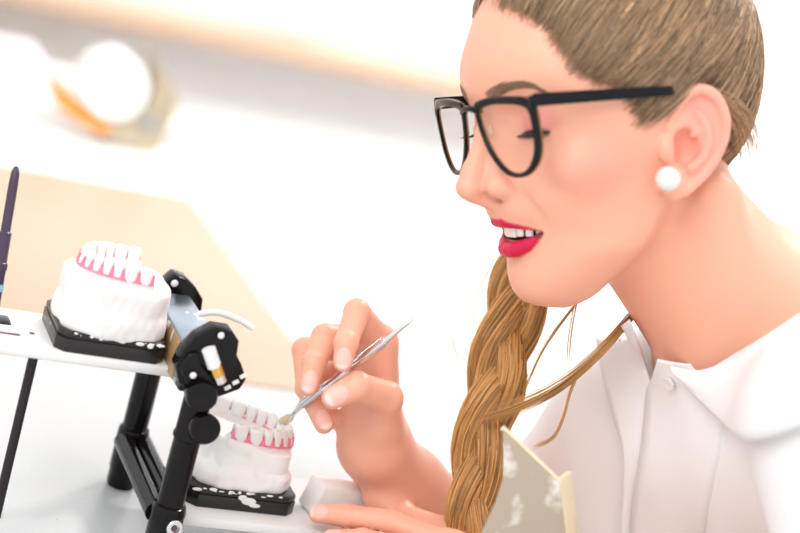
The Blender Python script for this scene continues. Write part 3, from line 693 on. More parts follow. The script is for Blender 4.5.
def torso(p):
    q = (p-NB.astype(F32))@TA.T.astype(F32)
    d = dell(q, (-.012, .235, 0), (.105, .225, .150))
    d = smin(d, dell(q, (.0, .36, 0), (.095, .2, .125)), .05)
    d = smin(d, dell(q, (-.01, .50, 0), (.115, .14, .165)), .06)
    ls = (SN_-NB)@TL; lf = (SFAR-NB)@TL
    sh = np.minimum(dcap(p, tw(-.01, .085, .03), SN_, .060, .054), dcap(p, tw(-.01, .085, -.03), SFAR, .060, .054))
    d = smin(d, sh, .06)
    for s in (-1, 1): d = smin(d, dell(q, (.075, .205, s*.075), (.058, .068, .066)), .05)
    return d
def neck(p, g=0.0):
    d = dcap(p, NA, NB, .0500+g, .0560+g)
    return d
def on_neck(px, py):
    r_ = ray(px, py); t = .95
    for _ in range(80): t += max(float(neck((CAM+r_*t).astype(F32)[None])[0])*.9, .0002)
    return CAM+r_*(t+.004)
SCM = [(*on_neck(706, 222), .008), (*on_neck(719, 285), .0095), (*on_neck(719, 330), .009), (*on_neck(712, 362), .007)]
SCM2 = [(*on_neck(742, 300), .005), (*on_neck(758, 345), .006)]
def body_sd(p):
    p = p.astype(F32); d = torso(p)
    n = neck(p); n = smin(n, dcap(p, tw(-.02, .03, 0), tw(-.02, .09, .10), .055, .045), .04); n = smin(n, dcap(p, tw(-.02, .03, 0), tw(-.02, .09, -.10), .055, .045), .04)
    # sternomastoid
    n = smin(n, dcap(p, hw(-2.2, -4.0, 5.2), tw(.045, .05, .02), .014, .010), .03)
    n = smin(n, chain(p, SCM), .016); n = smin(n, chain(p, SCM2), .014)
    d = smin(d, n, .03)
    hb_ = near(p, hw(0, 1, 0), .20)
    hd = np.full(len(p), .2, F32)
    if hb_.any(): hd[hb_] = head_sd(toh(p[hb_]))*F32(HS)
    o = ~hb_; hd[o] = np.sqrt(((p[o]-hw(0, 1, 0).astype(F32))**2).sum(1))-.15
    d = smin(d, hd, .022)
    arm = chain(p, [(*SFAR, .052), (*ER, .041)]); arm = smin(arm, chain(p, [(*ER, .040), (*(ER*.7+WR*.3), .0405), (*(ER*.25+WR*.75), .0265), (*WR, .0225)], .01), .02)
    arl = chain(p, [(*SN_, .054), (*EL, .041)]); arl = smin(arl, chain(p, [(*EL, .040), (*(EL*.7+WL*.3), .0405), (*(EL*.25+WL*.75), .028), (*WL, .0235)], .01), .02)
    d = smin(d, np.minimum(arm, arl), .02)
    for Hd, wr, c in ((RH, WR, HC_R), (LH, WL, HC_L)):
        nb = near(p, c, .14)
        if nb.any(): d[nb] = smin(d[nb], hand(p[nb], Hd, wr), .012)
    return d
person = empty('person', (NB[0]+.2, NB[1], .45), 'person in white blouse and black glasses leaning over the bench, carving the right model', 'person')
lo = np.array([-.14, -.46, .60]); hi = np.array([.80, .30, 1.34])
bv, bf = nets(body_sd, lo, hi, .0024)
# finer mesh where face, ear and hands show
def refine(v, f, mask_fn, times=1):
    for _ in range(times):
        bm = bmesh.new(); me = bpy.data.meshes.new('tmp'); me.from_pydata(v.tolist(), [], f.tolist() if isinstance(f, np.ndarray) else f); bm.from_mesh(me); bpy.data.meshes.remove(me)
        mk = mask_fn(np.array([x.co[:] for x in bm.verts], F32)); bm.verts.ensure_lookup_table()
        ed = [e for e in bm.edges if mk[e.verts[0].index] and mk[e.verts[1].index]]
        bmesh.ops.subdivide_edges(bm, edges=ed, cuts=1, use_grid_fill=True)
        bm.verts.index_update(); v = np.array([x.co[:] for x in bm.verts], F32); f = [[x.index for x in q.verts] for q in bm.faces]; bm.free()
    return v, f
bv = project(body_sd, bv, .0006, 2, clampd=.002)
def fine(v):
    q = toh(v); a = (q[:, 0] > -4.5) & (q[:, 1] < 9) & (q[:, 1] > -10.5) & (q[:, 2] > -4) & (np.abs(q).max(1) < 13)
    return a | near(v, HC_R, .10) | near(v, HC_L, .11)
bv, bf = refine(bv, bf, fine)
mk = fine(bv); bv[mk] = project(body_sd, bv[mk], .0004, 2, clampd=.0015)
# --- colours of skin, lipstick, blush and nails
q = toh(bv); aq = q.copy(); aq[:, 2] = np.abs(aq[:, 2])
def sstep(a, b, x): t = np.clip((x-a)/(b-a), 0, 1); return t*t*(3-2*t)
SK = np.array([.84, .415, .29])
col = np.tile(SK, (len(bv), 1)).astype(F32)
def paint(m, c): global col; col = col*(1-m[:, None])+np.asarray(c, F32)*m[:, None]
col *= (1+.04*vnoise(bv, 60, 5)[:, None])
paint(.5*np.exp(-(((aq-np.array([5.2, -1.2, 5.5]))/np.array([2.4, 1.6, 2.2]))**2).sum(1)), (.88, .29, .24))
paint(.35*np.exp(-(((aq-np.array([11, -1.8, 0]))/np.array([1.2, 1., 1.2]))**2).sum(1)), (.84, .38, .28))
paint(.55*sstep(1.35, -.05, q[:, 0])*sstep(6.3, 7.0, aq[:, 2])*(np.abs(q[:, 1]) < 4), (.86, .36, .30))
paint(.6*np.exp(-(((aq-np.array([1.0, -.6, 7.0]))/np.array([.8, 1.1, 1.0]))**2).sum(1)), (.80, .26, .22))
paint(.4*np.exp(-(((aq-np.array([.4, 1.3, 7.3]))/np.array([.9, .7, .8]))**2).sum(1)), (.82, .30, .26))
e = aq-EYE; R = np.sqrt((e*e).sum(1))
paint(.75*sstep(2.0, 1.38, R)*sstep(-.3, .1, e[:, 0]*.40+e[:, 1]*.915)*sstep(.1, .5, e[:, 0]), (.78, .26, .26))
lp = np.minimum(chain(aq.astype(F32), UL, .05)-.035, chain(aq.astype(F32), LL, .05)-.03)
lm = sstep(.05, -.01, lp)*(q[:, 0] > 6.6); paint(lm, (.60, .003, .055))
paint(sstep(0, .1, 8.15-q[:, 0])*sstep(.52, .40, np.abs(q[:, 1]+4.80))*(aq[:, 2] < 2.4)*(q[:, 0] > 4)*(lp > -.02)*(dell(aq.astype(F32), (7.0, -4.80, 0), (2.62, .50, 2.52)) < .04), (.22, .02, .03))
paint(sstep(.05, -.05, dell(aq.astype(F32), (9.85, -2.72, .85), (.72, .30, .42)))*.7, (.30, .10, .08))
for Hd, nm, px, py, w, l in ((RH, 'index', 343, 361, .0050, .0062), (RH, 'middle', 309.5, 381, .0052, .0066), (RH, 'ring', 326, 421, .0050, .0062), (RH, 'thumb', 336, 396, .0058, .0072), (LH, 'index', 317.5, 510.5, .0048, .0060), (LH, 'middle', 334, 535, .005, .006)):
    a = Hd[nm]; tip = np.array(a[-1][:3]); dip = np.array(a[-2][:3]); ax = unit(tip-dip); r = a[-1][3]
    rv = unit(ray(px, py)); c0 = CAM+rv*((tip-CAM)@rv); n = c0-tip; n -= ax*(n@ax); nl = min(np.linalg.norm(n)/(r*1.05), .97)
    n = unit(unit(n)*nl-(rv-ax*(rv@ax))*math.sqrt(1-nl*nl)); sd_ = np.cross(ax, n)
    c = tip+n*r-ax*.001; v = bv-c; x = v@sd_; y = v@ax; z = v@n
    # wrap-aware nail oval
    k = np.sqrt((x/w)**2+(y/l)**2); ok = (np.abs(z) < .006) & near(bv, tip, .02)
    nmk = sstep(1.08, .96, k)*ok; paint(nmk*.9, (.90, .52, .46)); paint(sstep(.45, .75, y/l)*nmk*.8, (.92, .78, .70))
    g_ = (nmk > .5); bv[g_] += (n*.00025).astype(F32); rim = ok & (k > 1.0) & (k < 1.18); bv[rim] -= (n*.0001).astype(F32)
    paint(sstep(.012, .0, np.sqrt(((bv-tip)**2).sum(1)))*.3*(1-nmk), (.86, .40, .30))
for Hd in (RH, LH):
    for nm, a in Hd.items():
        for j in a[1:2]: paint(.28*np.exp(-((bv-np.array(j[:3]))**2).sum(1)/.009**2), (.86, .38, .28))
body = link_mesh('body', bv, bf, M['skin'], person, ang=180, cols=col)

# --- eyes and teeth
for s in (-1, 1):
    c = hw(EYE[0], EYE[1], s*EYE[2]); gz = unit(hF*.90-hU*.44)
    eb = MB().ell(c, (HS*1.26,)*3, seg=28, rings=18).build('eyeball', M['eyewhite'], person)
    ia = frame(gz); MB().lathe(c+gz*HS*1.12, gz, [(0, HS*.56), (HS*.10, HS*.52), (HS*.16, HS*.30), (HS*.18, .0002)], 28).build('iris', M['iris'], eb)
    lb = MB()
    for i in range(34):
        a = -.95+1.9*i/33; s_ = a*1.15
        b0 = np.array([math.sqrt(max(.05, 1.39**2-s_**2-.48**2)), -.44-.03*s_**2, s_*(1 if s > 0 else -1)]); 
        out = unit(np.array([.9, -.35, .55*a*(1 if s > 0 else -1)])); ln = .9+.25*a+random.uniform(-.1, .1)
        w0 = np.array([EYE[0], EYE[1], s*EYE[2]])
        pts_ = [w0+b0, w0+b0+out*ln*.5+np.array([0, -.06, 0]), w0+b0+out*ln+np.array([0, .10, 0])]
        lb.tube(spline(hws(pts_), 6), np.linspace(.00038, .00008, 6), 4)
    lb.build('eyelashes', M['lash'], person)
tt = MB()
for i in range(10):
    a = (i-4.5)*.25; w = .46 if abs(i-4.5) < 1 else .38
    c = np.array([5.75+2.62*math.cos(a), -4.52, 2.3*math.sin(a)]); n = unit((math.cos(a), 0, math.sin(a)*1.1)); t_ = np.array([-n[2], 0, n[0]])
    h_ = .68 if abs(i-4.5) < 1 else (.60 if abs(i-4.5) < 2 else .62)
    axw = [unit(HA.T@np.array(v)) for v in (t_, (0, 1, 0), n)]
    tb = MB().box(hws([c])[0]+hU*HS*.1*0, (w*HS*1.22, h_*HS*1.5, .22*HS), .08*HS, ax=axw, seg=3)
    tb.build('tooth', M['realtooth'], person)

# --- glasses
gl = empty('eyeglasses', hw(9.3, 1.5, 0), 'black-rimmed eyeglasses with clear lenses worn low on the nose of the leaning person', 'glasses')
OUT = [(.85, 2.7), (1.6, 2.98), (3.0, 3.12), (4.8, 3.12), (6.2, 3.0), (6.85, 2.55), (6.9, 1.5), (6.75, .3), (6.3, -.7), (5.4, -1.35), (4.3, -1.6), (3.1, -1.4), (2.1, -.7), (1.4, .4), (.95, 1.6)]
INN = [(1.2, 2.32), (1.75, 2.56), (3.0, 2.7), (4.8, 2.68), (5.95, 2.5), (6.32, 2.12), (6.38, 1.4), (6.25, .35), (5.88, -.55), (5.22, -1.12), (4.27, -1.34), (3.2, -1.16), (2.3, -.52), (1.65, .5), (1.22, 1.6)]
OUT = [(a*.87, b+(.2 if b < 0 else 0)) for a, b in OUT]; INN = [(a*.87, b+(.2 if b < 0 else 0)) for a, b in INN]
def gf(s, u): return 10.2-.024*s*s+.12*(u-2.0)
def closed(pts, n=96):
    p = np.asarray(pts+pts[:3], float); q_ = np.vstack([pts[-1:], p]); k = len(pts); r = []
    for i in range(n):
        t = i/n*k; j = int(t); u_ = t-j; a, b, c, d = q_[j], q_[j+1], q_[j+2], q_[j+3]
        r.append(.5*(2*b+(c-a)*u_+(2*a-5*b+4*c-d)*u_*u_+(3*b-a-3*c+d)*u_**3))
    return np.array(r)
def rim(sg, f0, f1, bevel=.05):
    o, i_ = closed(OUT), closed(INN); n = len(o); vs = []; fs = []
    dd = o-i_; rows = []
    for (w_, ff) in ((0, f0), (bevel, f0+bevel*1.2), (1-bevel*1.5, f0+bevel*1.2), (1, f0)): rows.append((w_, ff))
    prof = [(0, f1), (0, f0-.06), (.14, f0), (.86, f0), (1, f0-.06), (1, f1)]
    for j in range(n):
        for w_, ff in prof:
            s_, u_ = i_[j]+dd[j]*w_; vs.append(hw(gf(s_, u_)+ff, u_, sg*s_))
    m_ = len(prof)
    for j in range(n):
        for k in range(m_):
            fs.append([j*m_+k, j*m_+(k+1) % m_, ((j+1) % n)*m_+(k+1) % m_, ((j+1) % n)*m_+k])
    mb = MB(); mb.add(vs, fs); return mb
for sg in (-1, 1):
    ro = rim(sg, .18, .02).build('rim', M['acetate'], gl)
    rim(sg, .02, -.10).build('inner_rim', M['amber'], ro)
    i_ = closed(INN); cen = i_.mean(0); vs = [hw(gf(*cen)+.14, cen[1], sg*cen[0])]; fs = []; n = len(i_)
    for k, sc_ in enumerate((.5, 1.02)):
        for j in range(n):
            s_, u_ = cen+(i_[j]-cen)*sc_; vs.append(hw(gf(s_, u_)+(.12 if k == 0 else .06), u_, sg*s_))
    for j in range(n): fs += [[0, 1+j, 1+(j+1) % n], [1+j, 1+n+j, 1+n+(j+1) % n, 1+(j+1) % n]]
    lm_ = MB(); lm_.add(vs, fs); lm_.build('lens', M['lens'], gl)
    # temple
    c0 = np.array([gf(5.9, 2.9)-.02, 2.84, sg*5.95]); c1 = np.array([5.2, 2.72, sg*7.0]); c2 = np.array([2.3, 2.62, sg*7.8]); c3 = np.array([1.2, 2.55, sg*7.3]); c4 = np.array([-.6, 1.9, sg*6.4])
    pth = spline([c0, c1, c2, c3, c4], 40); vs = []; fs = []
    for k, c in enumerate(pth):
        hh = np.interp(k, [0, 22, 30, 39], [.36, .25, .2, .16]); tt_ = .10
        tg = unit(pth[min(k+1, 39)]-pth[max(k-1, 0)]); sv = np.array([0, 0, 1.]); uv = unit(np.cross(sv, tg)); uv = uv if uv[1] > 0 else -uv
        for a, b in ((-1, -.8), (-1, .8), (-.7, 1), (.7, 1), (1, .8), (1, -.8), (.7, -1), (-.7, -1)): vs.append(hws([c+sv*tt_*a+uv*hh*b])[0])
    for k in range(39):
        for j in range(8): fs.append([k*8+j, k*8+(j+1) % 8, (k+1)*8+(j+1) % 8, (k+1)*8+j])
    fs += [list(range(8)), [39*8+j for j in range(8)][::-1]]
    tm = MB(); tm.add(vs, fs); to = tm.build('temple', M['acetate'], gl)
    hg = MB().box(hw(gf(5.9, 2.9)-(.0 if sg > 0 else .25), 2.80, sg*5.94), (.55*HS, .62*HS, .34*HS), .06*HS, ax=(hF, hU, hL)); hg.build('hinge', M['acetate'], to)
    MB().ell(hw(9.55, 1.2, sg*.88), (.16*HS, .36*HS, .12*HS), ax=(hF, hU, hL)).build('nose_pad', M['clearpad'], ro)
br = MB(); br.tube(hws(spline([(10.18, 2.3, .98), (10.32, 2.48, .5), (10.36, 2.54, 0), (10.32, 2.48, -.5), (10.18, 2.3, -.98)], 20)), .24*HS, 12, up=hU, flat=.75); br.build('bridge', M['acetate'], gl)
# --- pearl earring
er_ = empty('pearl_earring', hw(2.68, -2.15, 8.0), 'round white pearl stud earring on the lobe of the ear', 'earring')
MB().ell(hw(2.68, -2.15, 7.98), (.70*HS,)*3, seg=32, rings=20).build('pearl', M['pearl'], er_)
MB().tube([hw(2.6, -2.15, 7.4), hw(2.5, -2.15, 6.7)], .0006, 8).build('post', M['brass'], er_)
#@@HAIR
# --- white blouse
SLF, SLN = SFAR+(ER-SFAR)*.62, SN_+(EL-SN_)*.75
def blouse_sd(p):
    p = p.astype(F32); q = (p-NB.astype(F32))@TA.T.astype(F32)
    d = torso(p)-.012
    sl = np.minimum(chain(p, [(*(SFAR-TD*.0), .061), (*SLF, .060)]), chain(p, [(*SN_, .062), (*SLN, .062)]))
    cut = np.minimum(((p-SLF.astype(F32))@unit(ER-SFAR).astype(F32)), 9); cut2 = ((p-SLN.astype(F32))@unit(EL-SN_).astype(F32))
    sl = smax(smax(sl, np.where(near(p, SLF, .12), cut, -1), .006), np.where(near(p, SLN, .12), cut2, -1), .006)
    d = smin(d, sl, .035)
    fold = .0022*np.sin(q[:, 2]*115+8*q[:, 1]+2*vnoise(p, 14, 21))*sstep(.03, .16, q[:, 1])+.003*vnoise(p, 26, 22)*sstep(.0, .1, q[:, 1])
    d = d+fold.astype(F32)
    d = smax(d, -dcap(p, NA, tw(.0, -.024, 0), .060, .058), .006)
    # open at the throat
    d = smax(d, q[:, 1]-.46, .01)
    return d
wv, wf_ = nets(blouse_sd, (.10, -.50, .50), (.80, .34, 1.16), .0042)
wv = project(blouse_sd, wv, .001, 2, clampd=.004)
blouse = link_mesh('blouse', wv, wf_, M['blouse'], person, ang=180)
def csup(p): return smin(blouse_sd(p), smin(dcap(p.astype(F32), NA, NB, .054, .060), torso(p.astype(F32))-.010, .03), .012)
def hit(px, py, fn=csup, d0=.85, d1=1.5):
    px = np.asarray(px, float); py = np.asarray(py, float)
    R_ = np.stack([ray(a, b) for a, b in zip(px, py)]); t = np.full(len(px), d0); best = t.copy(); bd = np.full(len(px), 9.); done = np.zeros(len(px), bool)
    for _ in range(140):
        d = fn((CAM+R_*t[:, None]).astype(F32)); done |= t > 1.6; i = (d < bd) & ~done; bd[i] = d[i]; best[i] = t[i]; done |= d < .0004; t = np.where(done, t, t+np.maximum(d*.8, .0006))
        if done.all(): break
    return CAM+R_*best[:, None]
def patch(name, a_px, b_px, off0, off1, m_=10, n=44, th=.0016, puff=.003, mat_=None, parent=None):
    A_ = spline(a_px, n); B_ = spline(b_px, n); a = hit(A_[:, 0], A_[:, 1]); b = hit(B_[:, 0], B_[:, 1]); rows = []
    for k in range(m_+1):
        t = k/m_; p = a+(b-a)*t; p = project(csup, p, .002, 4, target=off0+(off1-off0)*t+puff*math.sin(math.pi*t), clampd=.03); rows.append(p)
    v = np.concatenate(rows); f = [[k*n+j, k*n+j+1, (k+1)*n+j+1, (k+1)*n+j] for k in range(m_) for j in range(n-1)]
    o = link_mesh(name, v, f, mat_ or M['blouse'], parent or person, ang=180)
    md = o.modifiers.new('thickness', 'SOLIDIFY'); md.thickness = th; md.offset = 0
    return o
patch('placket', [(603, 347), (609, 366), (616, 390), (627, 425), (634, 452), (632, 500), (628, 560)], [(632, 317), (643, 345), (651, 368), (656, 392), (651, 441), (640, 500), (633, 560)], .0085, .003, m_=8, n=50, puff=.001, parent=blouse)
patch('placket', [(664, 353), (661, 372), (657, 392), (650, 441), (641, 500), (635, 560)], [(690, 366), (708, 384), (720, 408), (718, 441), (708, 500), (698, 560)], .0065, -.0022, m_=8, n=50, puff=.001, parent=blouse)
patch('collar', [(676, 360), (698, 366), (718, 365), (735, 360), (765, 350), (800, 327), (840, 296), (885, 250)], [(685, 368), (702, 388), (725, 414), (747, 435), (766, 441), (800, 431), (850, 408), (905, 372)], .006, .0075, puff=.002, parent=blouse)
bp = project(csup, hit([677], [379]), .002, 4, target=.0062); bn = grad(csup, bp.astype(F32), .002)[0]
MB().lathe(bp[0], bn, [(-.001, .0036), (0, .0044), (.0008, .0044), (.0012, .0038), (.0009, .0030)], 24).build('button', M['button'], blouse)
bp = project(csup, hit([627], [347]), .002, 4, target=.0068); bn = grad(csup, bp.astype(F32), .002)[0]
MB().lathe(bp[0], bn, [(-.001, .0012), (.0003, .0012), (.0005, .0006)], 12).build('button', M['greymetal'], blouse)

# --- hair
HP = [(9.0, 8.3), (8.5, 7.95), (8.1, 7.75), (7.65, 7.35), (7.2, 6.5), (6.95, 5.35), (6.3, 4.1), (5.4, 3.6), (4.4, 3.0), (3.8, 2.3), (3.3, 1.1), (2.7, 1.6), (1.8, 2.3), (.8, 2.8), (-.3, 3.0), (-1.0, 2.4), (-1.3, .9), (-1.5, -.6), (-2.0, -2.1), (-3.0, -3.1), (-6, -3.6), (-20, -3.6), (-20, 20), (9.6, 20), (9.3, 9)]
def cap_sd(q):
    q = q.copy(); q[:, 2] = np.abs(q[:, 2]); d = skull(q)-.42
    return smax(d, poly_sd(q[:, 0], q[:, 1], HP)*.8+.62, .9)
cv, cf = nets(cap_sd, (-9, -6, -9), (11, 15, 9), .3)
cv = project(cap_sd, cv, .05, 2, clampd=.2)
HB = np.array([.30, .185, .105]); HG = np.array([.55, .29, .095])
st = 1+.25*vnoise(cv*np.array([.6, .6, 2.2], F32), 2.2, 31)
hair = link_mesh('hair', hws(cv), cf, M['hair'], person, ang=180, cols=HB*.8*st[:, None])
def strands(name, paths, rads, cols, parent, seg=3):
    """paths (n,k,3) in world space -> one mesh of thin tapering hairs"""
    n, k, _ = paths.shape; T = np.gradient(paths, axis=1); T /= np.linalg.norm(T, axis=2, keepdims=True)+1e-9
    up = np.broadcast_to(CW+.3*CX, T.shape); X = np.cross(T, up); X /= np.linalg.norm(X, axis=2, keepdims=True)+1e-9; Y = np.cross(T, X)
    vs = []
    for j in range(seg):
        a = 2*math.pi*j/seg+.5; vs.append(paths+rads[:, :, None]*(math.cos(a)*X+math.sin(a)*Y))
    V = np.stack(vs, 2).reshape(-1, 3)
    base = (np.arange(n)*k*seg)[:, None, None]+(np.arange(k-1)*seg)[None, :, None]; j = np.arange(seg)[None, None]
    j2 = (j+1) % seg; Fq = np.stack([base+j, base+j2, base+seg+j2, base+seg+j], -1).reshape(-1, 4)
    C_ = np.repeat(cols, k*seg, 0)
    return link_mesh(name, V, Fq, M['hair'], parent, ang=180, cols=C_)
# combed-back hair: starts inside the hair line, runs over the skull towards the crown
N = 6500; st_ = []
bl = spline(HP[1:21], 400)
while len(st_) < N:
    m1 = 3000; pick = rng.random(m1) < .6
    a = bl[rng.integers(0, 400, m1)]+rng.normal(0, .42, (m1, 2))*(rng.random((m1, 1))**.5); b = np.stack([rng.uniform(-8, 9, m1), rng.uniform(-3.6, 12, m1)], 1)
    c = np.where(pick[:, None], a, b).astype(F32); ins = poly_sd(c[:, 0], c[:, 1], HP) < np.where(pick, .75, -.2)
    c = c[ins]; lo_s = np.zeros(len(c)); hi_s = np.full(len(c), 10.)
    ok = skull(np.c_[c, np.zeros(len(c))].astype(F32)) < 0
    for _ in range(18):
        md = (lo_s+hi_s)/2; d = skull(np.c_[c, md].astype(F32)); lo_s = np.where(d < 0, md, lo_s); hi_s = np.where(d < 0, hi_s, md)
    s = lo_s*np.where(rng.random(len(c)) < .8, 1, -1)
    st_ += list(np.c_[c, s][ok])
S0 = np.array(st_[:N], F32); K = 26; Tg = np.array([-8.5, 12.5, -1.5], F32)
lay_ = 0; paths = np.zeros((N, K, 3), F32); p = S0.copy(); lay = rng.uniform(.15, .85, N)**1.0; wob = rng.normal(0, .75, (N, 3)); ln = rng.uniform(.35, .62, N); ph = rng.uniform(0, 6.28, N)
for k in range(K):
    o = .02+(.28+lay*.5)*(1-np.exp(-k*ln/1.3))+.05*np.sin(ph+k*.7)*min(1, k/4)
    pa = p.copy(); sg = np.sign(pa[:, 2]); d = skull(np.c_[pa[:, :2], np.abs(pa[:, 2])].astype(F32)); 
    def sk(q): return skull(np.c_[q[:, :2], np.abs(q[:, 2])].astype(F32))
    g = grad(sk, pa.astype(F32), .05); g /= np.linalg.norm(g, axis=1, keepdims=True)+1e-6
    pa = pa+g*(o-d)[:, None]; paths[:, k] = pa; p = pa
    t = Tg-p+wob*1.3; t -= g*(t*g).sum(1)[:, None]; t /= np.linalg.norm(t, axis=1, keepdims=True)+1e-6
    p = p+t*ln[:, None]
rad = np.full((N, K), .00027)*rng.uniform(.6, 1.5, (N, 1)); rad *= np.interp(np.arange(K), [0, 3, K-4, K-1], [.3, 1, 1, .2])
cl_ = HB*np.exp(rng.normal(0, .42, (N, 1)))*np.array([1, 1, 1])+rng.uniform(0, .05, (N, 1))*np.array([1, .8, .5])
HPATH = hws(paths.reshape(-1, 3)).reshape(N, K, 3)
# fly-away wisps behind the ear and at the nape
wp = []; 
for i in range(120):
    j = lambda s=4: random.uniform(-s, s)
    t = random.random(); a = (702+24*t+j(), 82+22*t+j(), 1.085+.02*t); e_ = (738+24*random.random()+j(), 125+58*random.random(), 1.11+.03*random.random())
    m1 = (a[0]+(e_[0]-a[0])*.55+j(5)+6, a[1]+(e_[1]-a[1])*.42+j(5), 1.085+.03*t)
    wp.append(spline([P(*a), P(*m1), P(*e_)], K))
wp = np.array(wp); rd_ = np.full((len(wp), K), .00022)*np.linspace(1, .35, K)
strands('hair_strands', np.concatenate([HPATH, wp]), np.concatenate([rad, rd_]), np.concatenate([cl_, HB*rng.uniform(.9, 2.4, (len(wp), 1))]), hair)
# plaited tail that falls over her far shoulder
bc = spline([hw(-5.5, -1.5, -4.0), P(610, 236, 1.262), P(556, 236, 1.245), P(523, 282, 1.228), P(508, 335, 1.222), P(494, 388, 1.217), P(481, 440, 1.212), P(474, 490, 1.207), P(471, 540, 1.20), P(474, 600, 1.195)], 120)
Tb = np.gradient(bc, axis=0); Tb /= np.linalg.norm(Tb, axis=1)[:, None]; sx = np.cross(Tb, CW); sx /= np.linalg.norm(sx, axis=1)[:, None]; sy = np.cross(Tb, sx)
arcl = np.r_[0, np.cumsum(np.linalg.norm(np.diff(bc, axis=0), axis=1))]
wdt = np.interp(np.arange(120), [0, 20, 38, 60, 80, 100, 119], [.5, .8, 1.02, 1.0, .88, .82, .6])
br_ = []; brc = []; brr = []
core = MB()
for l in range(3):
    w = arcl*2*math.pi/.165+l*2*math.pi/3+.6
    cx_, cy_ = .0098*np.sin(w)*wdt, .0055*np.sin(2*w)*wdt
    cc = bc+sx*cx_[:, None]+sy*cy_[:, None]; core.tube(cc, .0092*wdt, 14)
    for i in range(420):
        r_ = .0104*math.sqrt(random.uniform(.55, 1)); a = random.uniform(0, 6.28); tw_ = a+arcl*random.uniform(8, 16)
        fr_ = np.sin(arcl*random.uniform(30, 60)+a)*.0011
        pth = cc+sx*((r_*np.cos(tw_)*wdt+fr_)[:, None])+sy*((r_*np.sin(tw_)*wdt)[:, None]); br_.append(pth); brr.append(np.full(120, random.uniform(.00028, .00055))); brc.append(HG*random.uniform(.4, 1.6)+np.array([.05, .035, .02])*random.random())
braid = core.build('braid', M['braidcore'] if 'braidcore' in M else mat('hair_core', tuple(HG*.6), .5), person)
strands('braid_strands', np.array(br_), np.array(brr), np.array(brc), braid)
# loose locks hanging beside the braid and across the collar
lk = []; lr = []; lc = []
def lock(pts_, n, spread, r0, tone):
    for i in range(n):
        o = [random.gauss(0, spread) for _ in range(4)]
        lk.append(spline([P(a+o[0]+o[2]*k*.3, b+o[1]+o[3]*k*.3, d) for k, (a, b, d) in enumerate(pts_)], 26)); lr.append(r0*np.interp(np.linspace(0, 1, 26), [0, .1, .8, 1], [.6, 1, .8, .3])); lc.append(HG*tone*random.uniform(.7, 1.4))
lock([(660, 276, 1.20), (636, 310, 1.185), (620, 330, 1.175), (603, 349, 1.17), (575, 375, 1.175), (548, 393, 1.185), (515, 408, 1.19), (484, 418, 1.195)], 36, 1.6, .0004, .9)
lock([(578, 296, 1.19), (574, 315, 1.19), (570, 340, 1.19), (568, 372, 1.19)], 6, .8, .0003, .9)
lock([(576, 304, 1.19), (558, 328, 1.19), (542, 352, 1.19), (530, 378, 1.195), (521, 400, 1.2)], 6, .8, .0003, .9)
lock([(478, 262, 1.22), (462, 288, 1.22), (451, 322, 1.22), (456, 352, 1.22), (466, 372, 1.22)], 3, .8, .00022, 1.3)
lock([(492, 262, 1.22), (480, 290, 1.22), (472, 325, 1.22), (470, 360, 1.22)], 4, .8, .00022, 1.3)
lock([(578, 372, 1.176), (569, 394, 1.182), (563, 416, 1.185), (552, 438, 1.19), (534, 447, 1.195)], 8, 1.0, .0003, .9)
lock([(520, 395, 1.2), (516, 415, 1.2), (508, 432, 1.2)], 6, 1.0, .0003, .9)
strands('loose_lock', np.array(lk), np.array(lr), np.array(lc), hair)
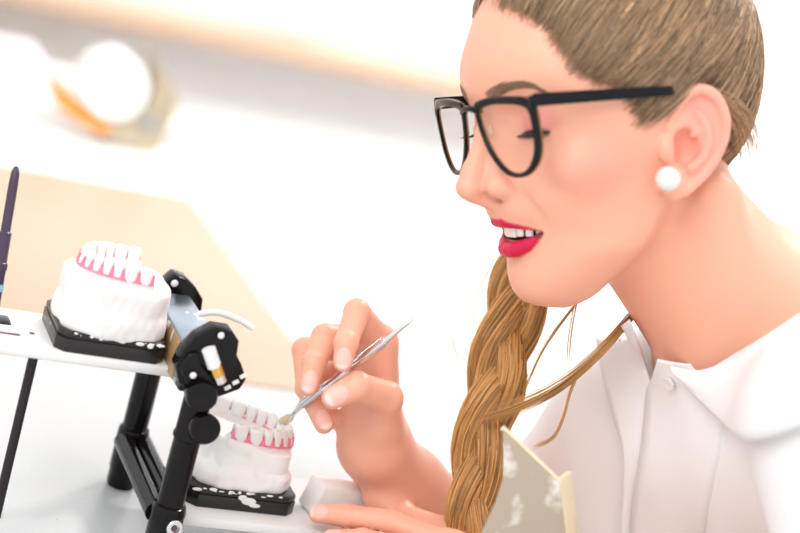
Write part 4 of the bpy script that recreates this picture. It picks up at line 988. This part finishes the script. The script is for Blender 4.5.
# eyebrows
for sg in (1, -1):
    bpnt = spline([(9.35, 3.15, sg*1.0), (9.2, 3.5, sg*2.0), (8.85, 3.68, sg*3.0), (8.3, 3.6, sg*3.9), (7.6, 3.05, sg*4.75)], 60); eb_ = []
    for i in range(260):
        t = random.random()**.8; k = int(t*56); b = bpnt[k]+np.array([0, random.uniform(-.3, .3)*(1-.75*t), 0]); dr = unit(bpnt[min(k+4, 59)]-bpnt[k])*random.uniform(.4, .7)+np.array([0, .12*(1-t*1.6), 0])
        q_ = np.array([b, b+dr*.5, b+dr], F32); q_ = project(lambda z: head_sd(z), q_, .05, 3, target=.035, clampd=.4); eb_.append(spline(hws(q_), 6))
    eb_ = np.array(eb_); strands('eyebrow', eb_, np.full((260, 6), .00022)*np.array([.6, 1, 1, .9, .7, .3]), np.array([.25, .15, .09])*rng.uniform(.7, 1.4, (260, 1)), person)
# ------------------------------------------------------------------ light
wd = bpy.data.worlds.new('daylight'); scene.world = wd; wd.use_nodes = True
bg = wd.node_tree.nodes['Background']; bg.inputs[0].default_value = (1, .985, .97, 1); bg.inputs[1].default_value = 1.0
sn = bpy.data.lights.new('sun', 'SUN'); sn.energy = 1.9; sn.angle = math.radians(12); sn.color = (1, .97, .93)
so = bpy.data.objects.new('sun', sn); COL.objects.link(so)
cl = bpy.data.lights.new('fill_light', 'AREA'); cl.shape = 'RECTANGLE'; cl.size = 2.2; cl.size_y = .5; cl.energy = 22; cl.spread = math.radians(80); cl.color = (1, .98, .95)  # unseen area light, added to brighten the window wall
co = bpy.data.objects.new('fill_light', cl); COL.objects.link(co); co.location = (1.45, -.2, 2.5); co.rotation_euler = Vector((-.1, 1.65, -1.95)).to_track_quat('-Z', 'Y').to_euler()
c2 = bpy.data.lights.new('fill_light', 'AREA'); c2.shape = 'RECTANGLE'; c2.size = 1.6; c2.size_y = .8; c2.energy = 16; c2.color = (1, .985, .97)  # second unseen area light, added as fill on face, blouse and hands
c2o = bpy.data.objects.new('fill_light', c2); COL.objects.link(c2o); c2o.location = (-1.1, -1.0, 2.4); c2o.rotation_euler = Vector((1.5, .9, -1.45)).to_track_quat('-Z', 'Y').to_euler()
so.rotation_euler = Vector((-.55, -.55, -.75)).to_track_quat('-Z', 'Y').to_euler()
vs_ = scene.view_settings; vs_.view_transform = 'Standard'; vs_.look = 'None'; vs_.gamma = 1; vs_.exposure = .25; vs_.use_curve_mapping = False
